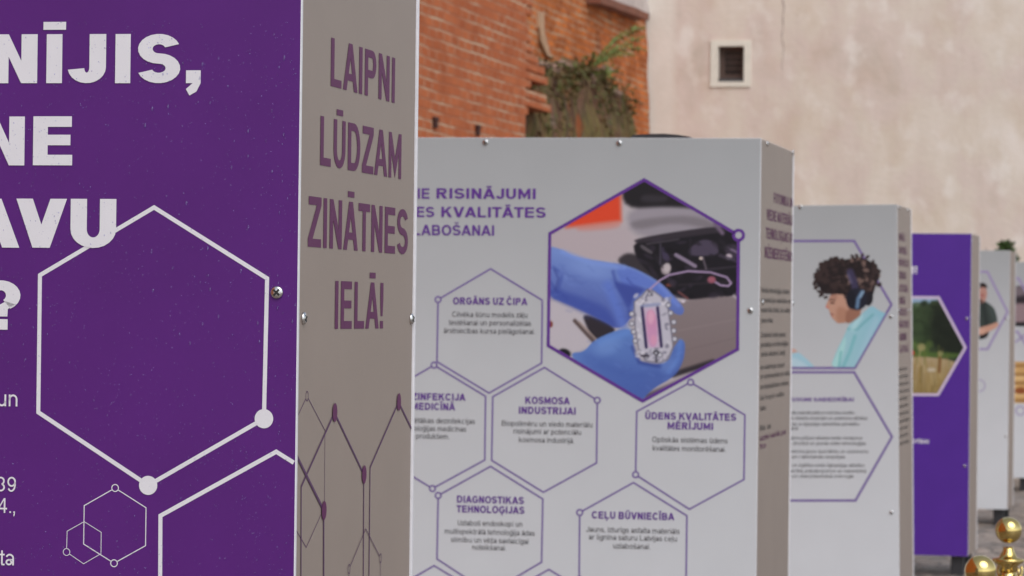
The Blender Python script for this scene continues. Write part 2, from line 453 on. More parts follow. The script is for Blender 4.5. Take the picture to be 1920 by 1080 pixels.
# ------------------------------------------------------------------ printed photographs: a fine grid of ink colours
class Print:
    def __init__(s, x0, y0, x1, y1, n, bgc, seed=1):
        s.x0, s.y0, s.x1, s.y1 = x0, y0, x1, y1
        s.nx, s.ny = n, int(n * (y1 - y0) / (x1 - x0))
        s.X, s.Y = np.meshgrid(np.linspace(x0, x1, s.nx + 1), np.linspace(y0, y1, s.ny + 1))
        s.C = np.zeros(s.X.shape + (3,)) + np.array(bgc, float)
        s.A = np.ones(s.X.shape)
        s.rng = np.random.default_rng(seed)
    def sd(s, pts):
        P = np.array(pts, float)
        d = np.full(s.X.shape, 1e9); ins = np.zeros(s.X.shape, bool)
        for (ax, ay), (bx, by) in zip(P, np.roll(P, -1, 0)):
            ex, ey = bx - ax, by - ay
            t = np.clip(((s.X - ax) * ex + (s.Y - ay) * ey) / (ex * ex + ey * ey + 1e-9), 0, 1)
            d = np.minimum(d, np.hypot(s.X - ax - t * ex, s.Y - ay - t * ey))
            c = (ay > s.Y) != (by > s.Y)
            with np.errstate(divide='ignore', invalid='ignore'):
                ins ^= c & (s.X < (bx - ax) * (s.Y - ay) / (by - ay + 1e-12) + ax)
        return np.where(ins, d, -d)
    def put(s, a, col, mul=False):
        a = a[..., None]
        s.C = s.C * (1 - a) + (s.C * np.array(col) if mul else np.array(col, float)) * a
    def poly(s, pts, col, soft=8, op=1.0, col2=None, axis=None, smooth=True):
        if smooth:                                     # round the outline a little
            P = np.array(pts, float)
            for _ in range(2):
                Q = np.roll(P, -1, 0)
                P = np.stack([P * .78 + Q * .22, P * .22 + Q * .78], 1).reshape(-1, 2)
            pts = P
        d = s.sd(pts)
        a = np.clip(d / soft + .5, 0, 1); a = a * a * (3 - 2 * a) * op
        if col2 is not None:
            (ax, ay), (bx, by) = axis
            t = np.clip(((s.X - ax) * (bx - ax) + (s.Y - ay) * (by - ay)) / ((bx - ax) ** 2 + (by - ay) ** 2), 0, 1)[..., None]
            cc = np.array(col, float) * (1 - t) + np.array(col2, float) * t
            s.C = s.C * (1 - a[..., None]) + cc * a[..., None]
        else:
            s.put(a, col)
        return a
    def line(s, pts, w, col, soft=5, op=1.0):
        d = np.full(s.X.shape, 1e9)
        for (ax, ay), (bx, by) in zip(pts, pts[1:]):
            ex, ey = bx - ax, by - ay
            t = np.clip(((s.X - ax) * ex + (s.Y - ay) * ey) / (ex * ex + ey * ey + 1e-9), 0, 1)
            d = np.minimum(d, np.hypot(s.X - ax - t * ex, s.Y - ay - t * ey))
        a = np.clip((w / 2 - d) / soft + .5, 0, 1) * op
        s.put(a, col)
        return a
    def blob(s, c, rx, ry, col, soft=.5, op=1.0, rot=0.0):
        ca, sa = math.cos(rot), math.sin(rot)
        dx, dy = s.X - c[0], s.Y - c[1]
        q = np.hypot((dx * ca + dy * sa) / rx, (-dx * sa + dy * ca) / ry)
        a = np.clip((1 - q) / soft + .5, 0, 1); a = a * a * (3 - 2 * a) * op
        s.put(a, col)
        return a
    def emit(s, name, face, off, fn, parent, clip=None, keep=None):
        """fn maps print coordinates to board coordinates"""
        lin = np.where(s.C / 255 <= .04045, s.C / 255 / 12.92, ((np.clip(s.C, 0, 255) / 255 + .055) / 1.055) ** 2.4) * INK
        m = np.ones(s.X.shape, bool)
        if clip is not None:
            m &= s.sd(clip) > 0
        if keep is not None:
            m &= keep
        fm = m[:-1, :-1] & m[1:, :-1] & m[:-1, 1:] & m[1:, 1:]
        idx = -np.ones(s.X.shape, int)
        used = np.zeros(s.X.shape, bool)
        for dy in (0, 1):
            for dx in (0, 1):
                used[dy:s.ny + dy, dx:s.nx + dx] |= fm
        idx[used] = np.arange(used.sum())
        vs = []
        for x, y in zip(s.X[used], s.Y[used]):
            a, z = fn(x, y)
            vs.append((a, -off, z) if face == 'F' else (off, a, z))
        fs = [(idx[j + 1, i], idx[j + 1, i + 1], idx[j, i + 1], idx[j, i]) for j, i in zip(*np.nonzero(fm))]
        me = D.meshes.new(name)
        me.from_pydata(vs, [], [tuple(int(k) for k in f) for f in fs])
        ca = me.color_attributes.new('ink', 'FLOAT_COLOR', 'POINT')
        cols = np.ones((len(vs), 4)); cols[:, :3] = lin[used]
        ca.data.foreach_set('color', cols.ravel())
        return link(name, me, M['photo'], parent)

INK = .98     # printed ink reflects a little of what a screen would show

def affine(a0, b0, a1, b1, a2, b2):
    """print point a_i -> board point b_i"""
    A = np.array([[a0[0], a0[1], 1], [a1[0], a1[1], 1], [a2[0], a2[1], 1]], float)
    X = np.linalg.solve(A, np.array([b0, b1, b2], float))
    return lambda x, y: (x * X[0, 0] + y * X[1, 0] + X[2, 0], x * X[0, 1] + y * X[1, 1] + X[2, 1])

# ------------------------------------------------------------------ the stand
WID, DEP, BOT, TOP, TH = 1.2, 0.72, 0.12, 2.12, 0.010

def screw_mesh():
    bm = bmesh.new()
    r, h, n = .0092, .0045, 20
    prof = [(r, 0), (r * .98, h * .35), (r * .85, h * .75), (r * .6, h * .95), (r * .3, h)]
    lathe(bm, prof, n)
    for f in bm.faces: f.material_index = 0
    for a in (0, math.pi / 2):                       # the cross recess
        c, s_ = math.cos(a + .5), math.sin(a + .5)
        L, w_ = r * .62, r * .16
        q = [(-L, -w_), (L, -w_), (L, w_), (-L, w_)]
        z = h + .0002 + (.0001 if a else 0)
        f = bm.faces.new([bm.verts.new((x * c - y * s_, x * s_ + y * c, z)) for x, y in q]); f.material_index = 1
    me = D.meshes.new('screw'); bm.to_mesh(me); bm.free()
    for p in me.polygons: p.use_smooth = p.material_index == 0
    me.materials.append(M['steel']); me.materials.append(M['recess'])
    return me
SCREW = screw_mesh()

def stand(loc, th, tilt, front, label, DEP=DEP):
    root = D.objects.new('exhibition_stand', None)
    COL.objects.link(root)
    root.matrix_world = Matrix.Translation(loc) @ Matrix.Rotation(-rad(th), 4, 'Z') @ Matrix.Rotation(rad(tilt), 4, 'Y')
    tag(root, label, 'display stand', 'exhibition stands in a row')
    def board(name, x0, x1, y0, y1, mat, face):
        bm = bmesh.new()
        for f in box(bm, x0, x1, y0, y1, BOT, TOP):
            f.material_index = 1
        bm.normal_update()
        for f in bm.faces:
            if (face == 'y-' and f.normal.y < -.9) or (face == 'y+' and f.normal.y > .9) or (face == 'x+' and f.normal.x > .9) or (face == 'x-' and f.normal.x < -.9):
                f.material_index = 0
        ed = [e for e in bm.edges]
        bmesh.ops.bevel(bm, geom=ed, offset=.0008, segments=1, affect='EDGES', material=1)
        return obj(name, bm, [mat, M['edge']], root)
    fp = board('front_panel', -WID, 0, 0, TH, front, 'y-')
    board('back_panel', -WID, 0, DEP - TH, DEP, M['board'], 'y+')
    sp = board('side_panel', -.012, -.003, TH + .0005, DEP - TH - .0005, M['side'], 'x+')
    board('side_panel', -WID + .003, -WID + .012, TH + .0005, DEP - TH - .0005, M['side'], 'x-')
    bm = bmesh.new(); box(bm, -WID + .013, -.013, TH + .001, DEP - TH - .001, TOP - .03, TOP - .012)
    obj('lid', bm, M['cap'], root)
    for sx in (-WID + .03, -.11):
        for sy in (.03, DEP - .11):
            bm = bmesh.new(); box(bm, sx, sx + .08, sy, sy + .08, -.03, BOT + .05)
            bmesh.ops.bevel(bm, geom=list(bm.edges), offset=.004, segments=1, affect='EDGES')
            obj('foot', bm, M['foot'], root)
    return root, fp, sp

def screws(panel, face, pts):
    for q in pts:
        o = D.objects.new('screw', SCREW); COL.objects.link(o); o.parent = panel
        if face == 'F':
            o.location = (q[0], 0, q[1]); o.rotation_euler = (rad(90), random.uniform(-1, 1), 0)
        else:
            o.location = (-.003, q[0], q[1]); o.rotation_euler = (0, rad(90), 0)

# ================================================================== ground and walls (the place itself)
# ground: wet cobbles, one sheet
g = NT('wet_cobbles')
v = g.coord()
vo = g.n('TexVoronoi', feature='DISTANCE_TO_EDGE'); vo.inputs['Scale'].default_value = 7.5; vo.inputs['Randomness'].default_value = .65
g.l(v, vo.inputs['Vector'])
vc = g.n('TexVoronoi', feature='F1'); vc.inputs['Scale'].default_value = 7.5; vc.inputs['Randomness'].default_value = .65
g.l(v, vc.inputs['Vector'])
sepc = g.n('SeparateColor'); g.l(vc.outputs['Color'], sepc.inputs[0])
stone = g.ramp(sepc.outputs[0], [(0, (.13, .11, .095)), (.35, (.27, .225, .19)), (.7, (.42, .33, .265)), (1, (.33, .30, .28))])
stone = g.mix(1.0, stone, g.ramp(g.noise(v, .7, 5), [(.3, (.72, .7, .68)), (.7, (1.1, 1.08, 1.05))]), 'MULTIPLY')
joint = g.ramp(vo.outputs['Distance'], [(.02, (0, 0, 0)), (.12, (1, 1, 1))])
g.base(g.mix(joint, (.075, .065, .055), stone))
g.bump(joint, .8, .02)
g.set(Roughness=.42)
M['cobble'] = g.m
bm = bmesh.new()
bmesh.ops.create_grid(bm, x_segments=12, y_segments=12, size=150)
tag(obj('ground', bm, M['cobble']), kind='structure')

# ---- brickwork
def brick_mat(name, c1, c2, mortar, bw, rh, ms, stain, mortar_cover, seed=0.0):
    a = NT(name)
    tc = a.n('TexCoord')
    sp = a.n('SeparateXYZ'); a.l(tc.outputs['Object'], sp.inputs[0])
    cb = a.n('CombineXYZ')
    a.l(sp.outputs[1], cb.inputs[0]); a.l(sp.outputs[2], cb.inputs[1])
    vec = cb.outputs[0]
    wob = a.n('TexNoise'); wob.inputs['Scale'].default_value = 1.3; wob.inputs['Detail'].default_value = 3
    a.l(vec, wob.inputs['Vector'])
    wm = a.n('VectorMath', operation='SCALE'); a.l(wob.outputs['Color'], wm.inputs[0]); wm.inputs['Scale'].default_value = .035
    av = a.n('VectorMath', operation='ADD'); a.l(vec, av.inputs[0]); a.l(wm.outputs[0], av.inputs[1])
    br = a.n('TexBrick')
    br.inputs['Scale'].default_value = 1; br.inputs['Brick Width'].default_value = bw; br.inputs['Row Height'].default_value = rh
    br.inputs['Mortar Size'].default_value = ms; br.inputs['Mortar Smooth'].default_value = .3; br.inputs['Bias'].default_value = -.1
    br.inputs['Color1'].default_value = c1 + (1,); br.inputs['Color2'].default_value = c2 + (1,); br.inputs['Mortar'].default_value = (0, 0, 0, 1)
    a.l(av.outputs[0], br.inputs['Vector'])
    st = a.ramp(a.noise(vec, 2.1, 6, .6), [(.28, stain), (.55, (1, 1, 1)), (.8, (1.12, 1.05, 1))])
    brick = a.mix(1.0, br.outputs['Color'], st, 'MULTIPLY')
    # dust over the courses: stretched along the wall, missing in many places
    mp = a.n('Mapping'); mp.inputs['Scale'].default_value = (1.1, 5, 1); mp.inputs['Location'].default_value = (seed, seed, 0); a.l(vec, mp.inputs['Vector'])
    cov = a.ramp(a.noise(mp.outputs[0], 1.0, 6, .65), [(mortar_cover - .08, (.12,) * 3), (mortar_cover + .1, (1, 1, 1))])
    mcol = a.mix(cov, sc(c2, .95), mortar)
    # bricks without mortar colour: fill the joints from Color1, then add mortar where it survives
    fac = br.outputs['Fac']
    fill = a.mix(fac, brick, mcol)
    a.base(fill)
    a.bump(fac, .6, -.012)
    a.set(Roughness=.85)
    a.b.inputs['Specular IOR Level'].default_value = .2
    return a.m
M['brick'] = brick_mat('orange_brickwork', (.50, .142, .052), (.41, .106, .038), (.54, .36, .235), .27, .086, .012, (.76, .70, .66), .515)
M['old_brick'] = brick_mat('old_crumbling_brickwork', (.58, .165, .036), (.38, .10, .026), (.50, .35, .22), .25, .080, .014, (.30, .25, .22), .53, 4.0)
M['render_patch'] = plain('old_lime_render', (.44, .27, .16), .9, .3, 5)
M['tile'] = plain('red_brown_tile', (.20, .07, .04), .8, .3, 8)
M['coping'] = plain('pale_grey_coping', (.50, .44, .41), .85, .15, 6)
M['coping2'] = plain('pinkish_rubble', (.27, .175, .13), .9, .35, 4)
M['iron'] = plain('rusty_iron', (.055, .016, .01), .8, .3, 40)

WALLROT = -rad(12)
def wall_obj(name, bm, mat, parent=None, smooth=False):
    o = obj(name, bm, mat, parent, smooth)
    if parent is None:
        o.location = (-0.7602, 27.8, 0)
        o.rotation_euler = (0, 0, WALLROT)
    return o

bm = bmesh.new()
box(bm, -1.2, 0, -34, 4.17, 0, 9)
rr = random.Random(3)
for k in range(0, 34):                                    # broken toothing at the wall's end
    z = 3.02 + k * .086
    ln = (.62 + .7 * noise.noise((k * .9, 1.7, 0)) + rr.choice((0, .2, .45)) if 3.74 < z < 4.15 else rr.choice((.2, .4, 0)) if 4.2 <= z < 4.6 else rr.choice((0, 0, .1, .2)))
    if 3.52 < z < 3.74: ln = .9 + 2.0 * (3.74 - z) if rr.random() < .7 else .3
    if ln > .02:
        box(bm, -.30 - .1 * rr.random(), -.012 - .02 * rr.random(), 4.171, 4.17 + ln, z + .006, z + .078)
brick_wall = wall_obj('brick_wall', bm, M['brick'])
tag(brick_wall, 'orange brick wall with faded pale mortar courses behind the second stand', 'wall')
for a, b in (((0.4582, 3.1154), (0.454, 3.1946)), ((2.0767, 3.1395), (2.0723, 3.2185))):
    bm = bmesh.new()
    y = a[0]
    box(bm, -.02, .03, y - .045, y + .045, a[1], b[1])
    box(bm, -.02, .035, y - .06, y + .06, b[1] - .02, b[1] + .012)
    bmesh.ops.bevel(bm, geom=list(bm.edges), offset=.006, segments=1, affect='EDGES')
    obj('wall_anchor', bm, M['iron'], brick_wall)

# older wall set back, leaning a little
def lean(y, z):
    return -.5 - .055 * (z - 3.8) + .05 * noise.noise((y * .7, z * .7, 0)) + .025 * noise.noise((y * 2.5, z * 3, 3))
bm = bmesh.new()
ny, nz = 90, 70
gv = [[bm.verts.new((lean(4.15 + 9.8 * i / ny, 9 * j / nz), 4.15 + 9.8 * i / ny, 9 * j / nz)) for i in range(ny + 1)] for j in range(nz + 1)]
for j in range(nz):
    for i in range(ny):
        bm.faces.new((gv[j][i], gv[j][i + 1], gv[j + 1][i + 1], gv[j + 1][i]))
back = [bm.verts.new(p) for p in ((-1.4, 4.15, 0), (-1.4, 13.95, 0), (-1.4, 13.95, 9), (-1.4, 4.15, 9))]
bm.faces.new(back[::-1])
bm.faces.new([back[3], back[2]] + [gv[nz][i] for i in range(ny, -1, -1)])
bm.faces.new([back[0]] + [gv[0][i] for i in range(ny + 1)] + [back[1]])
bm.faces.new([back[1]] + [gv[j][ny] for j in range(nz + 1)] + [back[2]])
bm.faces.new([back[3]] + [gv[j][0] for j in range(nz, -1, -1)] + [back[0]])
ruin = wall_obj('ruined_wall', bm, M['old_brick'])
tag(ruin, 'crumbling older brick wall set back between the orange brick wall and the plastered wall', 'wall')
def slab(bm, pts, x, th):
    """a piece of render lying on the old wall: outline in (y, z)"""
    a = [bm.verts.new((lean(y, z) + th, y, z)) for y, z in pts]
    b = [bm.verts.new((lean(y, z) - .03, y, z)) for y, z in pts]
    bm.faces.new(a); bm.faces.new(b[::-1])
    for i in range(len(pts)):
        j = (i + 1) % len(pts)
        bm.faces.new((a[j], a[i], b[i], b[j]))
bm = bmesh.new()
slab(bm, [(7.2391, 4.6826), (7.5968, 4.7143), (7.5817, 4.503), (7.7571, 4.3843), (7.9632, 4.2554), (7.7077, 4.2695), (7.3661, 4.3973), (7.2489, 4.5192)], 0, .03)
obj('render_strip', bm, M['render_patch'], ruin)
bm = bmesh.new()
slab(bm, [(10.1244, 5.2467), (14.5716, 5.6761), (13.9812, 5.2481), (13.3817, 5.2018), (11.9479, 5.1872), (10.6757, 5.1438)], 0, .05)
obj('render_top', bm, M['coping'], ruin)
bm = bmesh.new()
P = [(9.9769, 5.0909), (10.6773, 5.1199), (11.4379, 5.1409), (12.2985, 5.169), (13.088, 5.1823), (13.3084, 5.189)]
for (y0, z0), (y1, z1) in zip(P, P[1:]):
    vs = []
    for y, z in ((y0, z0), (y1, z1)):
        x = lean(y, z)
        vs.append([bm.verts.new((x - .02, y, z - .07)), bm.verts.new((x + .17, y, z - .075)), bm.verts.new((x + .17, y, z + .01)), bm.verts.new((x - .02, y, z + .05))])
    a, b = vs
    for i in range(4):
        bm.faces.new((a[i], b[i], b[(i + 1) % 4], a[(i + 1) % 4]))
    bm.faces.new(a[::-1]); bm.faces.new(b)
obj('tile_ledge', bm, M['tile'], ruin)

# mossy stump of masonry in front of it
g = NT('mossy_masonry')
v = g.coord()
n1 = g.noise(v, 1.6, 6, .65)
mv = g.coord(scale=(2, 2, .45))
n2 = g.noise(mv, 1.9, 5, .6)
c = g.ramp(n2, [(.28, (.060, .045, .030)), (.42, (.16, .085, .055)), (.50, (.20, .155, .06)), (.57, (.095, .075, .04)), (.66, (.24, .125, .085)), (.74, (.12, .10, .05))])
c = g.mix(g.ramp(g.noise(v, 3.3, 6, .7), [(.58, (0, 0, 0)), (.7, (1, 1, 1))]), c, (.20, .17, .13))
c = g.mix(g.ramp(n1, [(.60, (0, 0, 0)), (.68, (.8, .8, .8))]), c, (.34, .09, .035))
g.base(c)
g.bump(g.noise(v, 9, 6, .7), 1.0, .06)
g.set(Roughness=.95); g.b.inputs['Specular IOR Level'].default_value = .1
M['moss_wall'] = g.m
def stump_top(y):
    t = (y - 4.18) / 7.3
    return 3.98 + .30 * t + .12 * noise.noise((y * 1.1, 5, 0)) + .07 * noise.noise((y * 3.1, 2, 0)) - max(0, t - .8) * 1.7 - max(0, .14 - t) * 1.5
def stump_x(y, z):
    t = (y - 4.18) / 7.3
    return -.21 - .16 * max(0, z - 3.6) + .10 * noise.noise((y * .8, z * .6, 7)) + .05 * noise.noise((y * 2.4, z * 2.2, 1)) + .025 * noise.noise((y * 7, z * 6, 4)) - .25 * max(0, t - .9) * 10 * .3
bm = bmesh.new()
ny, nz = 150, 70
gv = []
for j in range(nz + 1):
    row = []
    for i in range(ny + 1):
        y = 4.18 + 7.3 * i / ny
        z = stump_top(y) * (j / nz) ** .6
        row.append(bm.verts.new((stump_x(y, z), y, z)))
    gv.append(row)
topb = [bm.verts.new((-.62, 4.18 + 7.3 * i / ny, stump_top(4.18 + 7.3 * i / ny) + .10)) for i in range(ny + 1)]
for j in range(nz):
    for i in range(ny):
        bm.faces.new((gv[j][i], gv[j][i + 1], gv[j + 1][i + 1], gv[j + 1][i]))
for i in range(ny):
    bm.faces.new((gv[nz][i], gv[nz][i + 1], topb[i + 1], topb[i]))
e0 = bm.verts.new((-.62, 4.18, 0)); e1 = bm.verts.new((-.62, 11.48, 0))
bm.faces.new([e1] + [topb[ny]] + [gv[j][ny] for j in range(nz, -1, -1)])
bm.faces.new([e0] + [gv[j][0] for j in range(nz + 1)] + [topb[0]])
stump = wall_obj('masonry_stump', bm, M['moss_wall'])
tag(stump, 'dark mossy stump of broken masonry overgrown at its top, against the crumbling brick wall', 'ruin')

# greenery
def leaf_mat(name, c):
    a = NT(name)
    v = a.coord()
    a.base(a.ramp(a.noise(v, 6, 4), [(.3, sc(c, .65)), (.7, sc(c, 1.35))]))
    a.set(Roughness=.6)
    a.b.inputs['Specular IOR Level'].default_value = .25
    return a.m
M['fern'] = leaf_mat('fresh_green_leaf', (.135, .175, .045))
M['moss'] = leaf_mat('olive_moss', (.085, .08, .022))
M['moss2'] = leaf_mat('dry_brown_moss', (.13, .075, .03))
M['bush'] = leaf_mat('shrub_leaf', (.06, .10, .028))
M['bark'] = plain('brown_bark', (.09, .06, .04), .9, .2, 30)

def leaf(bm, p, d, up, ln, w, mi=0):
    d = d.normalized(); s_ = d.cross(up)
    s_ = s_.normalized() if s_.length > 1e-4 else d.orthogonal().normalized()
    a, m1, m2, e = p, p + d * ln * .45 + s_ * w / 2, p + d * ln * .45 - s_ * w / 2, p + d * ln
    f = bm.faces.new([bm.verts.new(q) for q in (a, m1, e, m2)]); f.material_index = mi

def rv(r):
    while True:
        q = Vector((r.uniform(-1, 1), r.uniform(-1, 1), r.uniform(-1, 1)))
        if .1 < q.length < 1:
            return q
r = random.Random(13)
for k in range(34):                                   # loose stones and brick ends along the stump's top
    bm = bmesh.new()
    y = 4.6 + 6.2 * r.random(); z = stump_top(y) + r.uniform(-.07, .07)
    c_ = Vector((r.uniform(-.5, -.24), y, z)); s_ = r.uniform(.035, .085)
    ret = bmesh.ops.create_icosphere(bm, subdivisions=2, radius=s_)
    ky, kz = r.uniform(1.1, 2.2), r.uniform(.5, .8)
    for q in ret['verts']:
        d = 1 + .5 * noise.noise(q.co * 14 + Vector((k, 0, 0)))
        q.co = Vector((q.co.x, q.co.y * ky, q.co.z * kz)) * d + c_
    obj('loose_stone', bm, M['coping2'], stump)
r = random.Random(11)
bm = bmesh.new()
for k in range(1100):
    y = 4.25 + 7.0 * r.random()
    dens = noise.noise((y * 1.2, 9, 2))
    dz = abs(r.gauss(0, .16 + .22 * max(0, dens)))
    z = stump_top(y) + .07 - dz
    x = stump_x(y, z) + r.uniform(-.02, .07) if dz > .06 else r.uniform(-.5, -.15)
    q = rv(r); q.x = abs(q.x); q.z -= .35
    leaf(bm, Vector((x, y, z)), q, rv(r), r.uniform(.04, .10), r.uniform(.02, .05), 0 if r.random() < .6 else 1)
for k in range(700):
    y = 4.3 + 6.9 * r.random(); z = stump_top(y) - 1.4 * r.random()
    if noise.noise((y * .9, z * .5, 4)) < .15:
        continue
    q = rv(r); q.x = abs(q.x); q.z -= .8
    leaf(bm, Vector((stump_x(y, z) + .01, y, z)), q, rv(r), r.uniform(.05, .13), r.uniform(.02, .045), 0 if r.random() < .5 else 1)
mo = wall_obj('hanging_moss', bm, [M['moss'], M['moss2']])
tag(mo, 'olive and brown moss hanging over the top of the masonry stump', 'moss', kind='stuff')

def frond(bm, base, tip, sag, ln, w, r, n=34):
    base, tip = Vector(base), Vector(tip)
    pts = []
    for i in range(n + 1):
        t = i / n
        p = base.lerp(tip, t); p.z += sag * math.sin(math.pi * t)
        pts.append(p)
    tube(bm, pts, .008, .002, 5)
    for i in range(2, n + 1):
        d = (pts[i] - pts[i - 1]).normalized()
        k = math.sin(math.pi * min(1, .12 + i / n * .9)) ** .6
        for sgn in (-1, 1):
            o = d.cross(Vector((1, .2, 0))).normalized() * sgn
            leaf(bm, pts[i], o + d * .8 + rv(r) * .35, rv(r), ln * k * r.uniform(.7, 1.2), w * r.uniform(.7, 1.2))
bm = bmesh.new()
r = random.Random(5)
X = -.24
def fp_(q, dx=0.0): return (X + dx, q[0], q[1])
b0 = (8.8158, 4.25)
frond(bm, fp_(b0), fp_((10.7285, 4.8101), .25), .10, .085, .022, r, 46)
frond(bm, fp_(b0, .03), fp_((10.3312, 4.6817), .32), .05, .07, .02, r)
frond(bm, fp_(b0), fp_((11.1238, 4.5767), .2), .10, .07, .022, r)
frond(bm, fp_(b0, -.02), fp_((8.3853, 4.2974), .1), .06, .06, .02, r)
frond(bm, fp_(b0), fp_((9.7547, 4.4241), .3), .05, .06, .022, r)
for k in range(70):
    q = rv(r); q.z = abs(q.z) * .5 + .1
    leaf(bm, Vector(fp_(b0)) + Vector((r.uniform(-.05, .2), r.gauss(.1, .45), r.uniform(-.12, .06))), q, rv(r), .10 * r.random() + .04, .025)
fe = wall_obj('weed_plant', bm, M['fern'])
tag(fe, 'bright green weed with long feathery stems growing out of the masonry stump', 'plant')

# ---- plastered building facing down the row
g = NT('weathered_lime_plaster')
v = g.coord()
sv = g.coord(scale=(1, 1, .75))
a1 = g.ramp(g.noise(sv, 1.3, 6, .58), [(.30, (.62, .535, .455)), (.44, (.71, .60, .53)), (.55, (.73, .645, .55)), (.68, (.80, .72, .64))])
a2 = g.ramp(g.noise(sv, 3.4, 3, .5), [(.54, (0, 0, 0)), (.70, (.75, .75, .75))])
c = g.mix(a2, a1, (.84, .78, .71))
a4 = g.ramp(g.noise(sv, 2.2, 3, .5), [(.32, (.93, .90, .86)), (.52, (1, 1, 1))])
c = g.mix(1.0, c, a4, 'MULTIPLY')
a3 = g.ramp(g.noise(g.coord(scale=(3, 3, .12)), 1.4, 5), [(.38, (.975, .972, .965)), (.55, (1, 1, 1))])
c = g.mix(1.0, c, a3, 'MULTIPLY')
sp = g.n('SeparateXYZ'); g.l(v, sp.inputs[0])
edge = g.n('MapRange'); g.l(sp.outputs[0], edge.inputs['Value'])
edge.inputs['From Min'].default_value = .34; edge.inputs['From Max'].default_value = .24
c = g.mix(edge.outputs[0], c, g.ramp(g.noise(sv, 2.4, 5), [(.3, (.72, .65, .57)), (.7, (.80, .73, .65))]))
g.base(c)
g.bump(g.noise(v, 14, 6, .6), .35, .015)
g.set(Roughness=.9); g.b.inputs['Specular IOR Level'].default_value = .2
M['plaster'] = g.m
M['surround'] = plain('pale_limewash', (.76, .73, .63), .85, .05, 9)
M['crackm'] = plain('grey_crack', (.42, .34, .30), .9, .1, 20)
M['darkwood'] = plain('old_dark_wood', (.085, .05, .038), .7, .3, 30)
g = NT('dark_window_glass'); g.base(g.ramp(g.noise(g.coord(), 5, 3), [(.3, (.022, .018, .017)), (.7, (.045, .035, .032))])); g.set(Roughness=.25); M['glass'] = g.m

bld = D.objects.new('plastered_building', None); COL.objects.link(bld)
bld.location = (1.6615, 41.598, 0); bld.rotation_euler = (0, 0, WALLROT)
tag(bld, 'tall beige plastered blank wall with one tiny dark window, closing the view', 'building')
wl, wr = (0.8275, 4.8549), (1.1425, 4.4266)
x0, x1, z1, z0 = wl[0], wr[0], wl[1], wr[1]
bm = bmesh.new()
xs, zs = [-1.0, x0, x1, 14.0], [0, z0, z1, 9.5]
gv = [[bm.verts.new((x, 0, z)) for x in xs] for z in zs]
for j in range(3):
    for i in range(3):
        if (i, j) != (1, 1):
            bm.faces.new((gv[j][i], gv[j][i + 1], gv[j + 1][i + 1], gv[j + 1][i]))
hole = [gv[1][1], gv[1][2], gv[2][2], gv[2][1]]
inn = [bm.verts.new((q.co.x, .20, q.co.z)) for q in hole]
for i in range(4):
    j = (i + 1) % 4
    bm.faces.new((hole[j], hole[i], inn[i], inn[j]))
bm.faces.new(inn)
bb = [bm.verts.new(p) for p in ((-1, 1.2, 0), (14, 1.2, 0), (14, 1.2, 9.5), (-1, 1.2, 9.5))]
bm.faces.new(bb[::-1])
obj('wall', bm, M['plaster'], bld)
# window: surround, wooden frame, pane
ol, orr = (0.7351, 4.9267), (1.2246, 4.3617)
X0, X1, Z1, Z0 = ol[0], orr[0], ol[1], orr[1]
bm = bmesh.new()
e = .0015
for q in ((X0, x0 - e, Z0, Z1), (x1 + e, X1, Z0, Z1), (x0 - e, x1 + e, z1 + e, Z1), (x0 - e, x1 + e, Z0, z0 - e)):
    box(bm, q[0], q[1], -.022, -.0005, q[2], q[3])
win = obj('window', bm, M['surround'], bld)
bm = bmesh.new()
w_ = .045
for q in ((x0 + .001, x0 + w_ * 1.5, z0 + .04, z1 - .001), (x1 - w_, x1 - .001, z0 + .04, z1 - .001), (x0 + w_ * 1.5, x1 - w_, z1 - w_, z1 - .001), (x0 + w_ * 1.5, x1 - w_, z0 + .04, z0 + .04 + w_ * 1.2)):
    box(bm, q[0], q[1], .10, .16, q[2], q[3])
obj('window_frame', bm, M['darkwood'], win)
bm = bmesh.new(); box(bm, x0 + .002, x1 - .002, .02, .16, z0 + .002, z0 + .038)
obj('window_sill', bm, M['cap'], win)
bm = bmesh.new(); box(bm, x0 + w_ * 1.5, x1 - w_, .13, .138, z0 + .04 + w_ * 1.2, z1 - w_)
obj('window_pane', bm, M['glass'], win)
bm = bmesh.new()
for k in range(1, 4):
    z = z0 + .09 + (z1 - z0 - .13) * k / 4
    box(bm, x0 + w_ * 1.5, x1 - w_, .118, .128, z - .006, z + .006)
obj('window_bar', bm, M['darkwood'], win)
# hairline crack
r = random.Random(2)
top, bot = (1.6124, 5.6713), (1.6122, 4.561)
bm = bmesh.new()
n = 26; L, Rr = [], []
for i in range(n + 1):
    t = i / n
    x = top[0] + (bot[0] - top[0]) * t + .03 * noise.noise((t * 7, 3, 1)) + .008 * r.uniform(-1, 1)
    z = top[1] + (bot[1] - top[1]) * t
    w_ = .011 * (1 - t * .75) * r.uniform(.6, 1.2)
    L.append(bm.verts.new((x - w_, -.003, z))); Rr.append(bm.verts.new((x + w_, -.003, z)))
for i in range(n):
    bm.faces.new((L[i], L[i + 1], Rr[i + 1], Rr[i]))
obj('crack', bm, M['crackm'], bld)

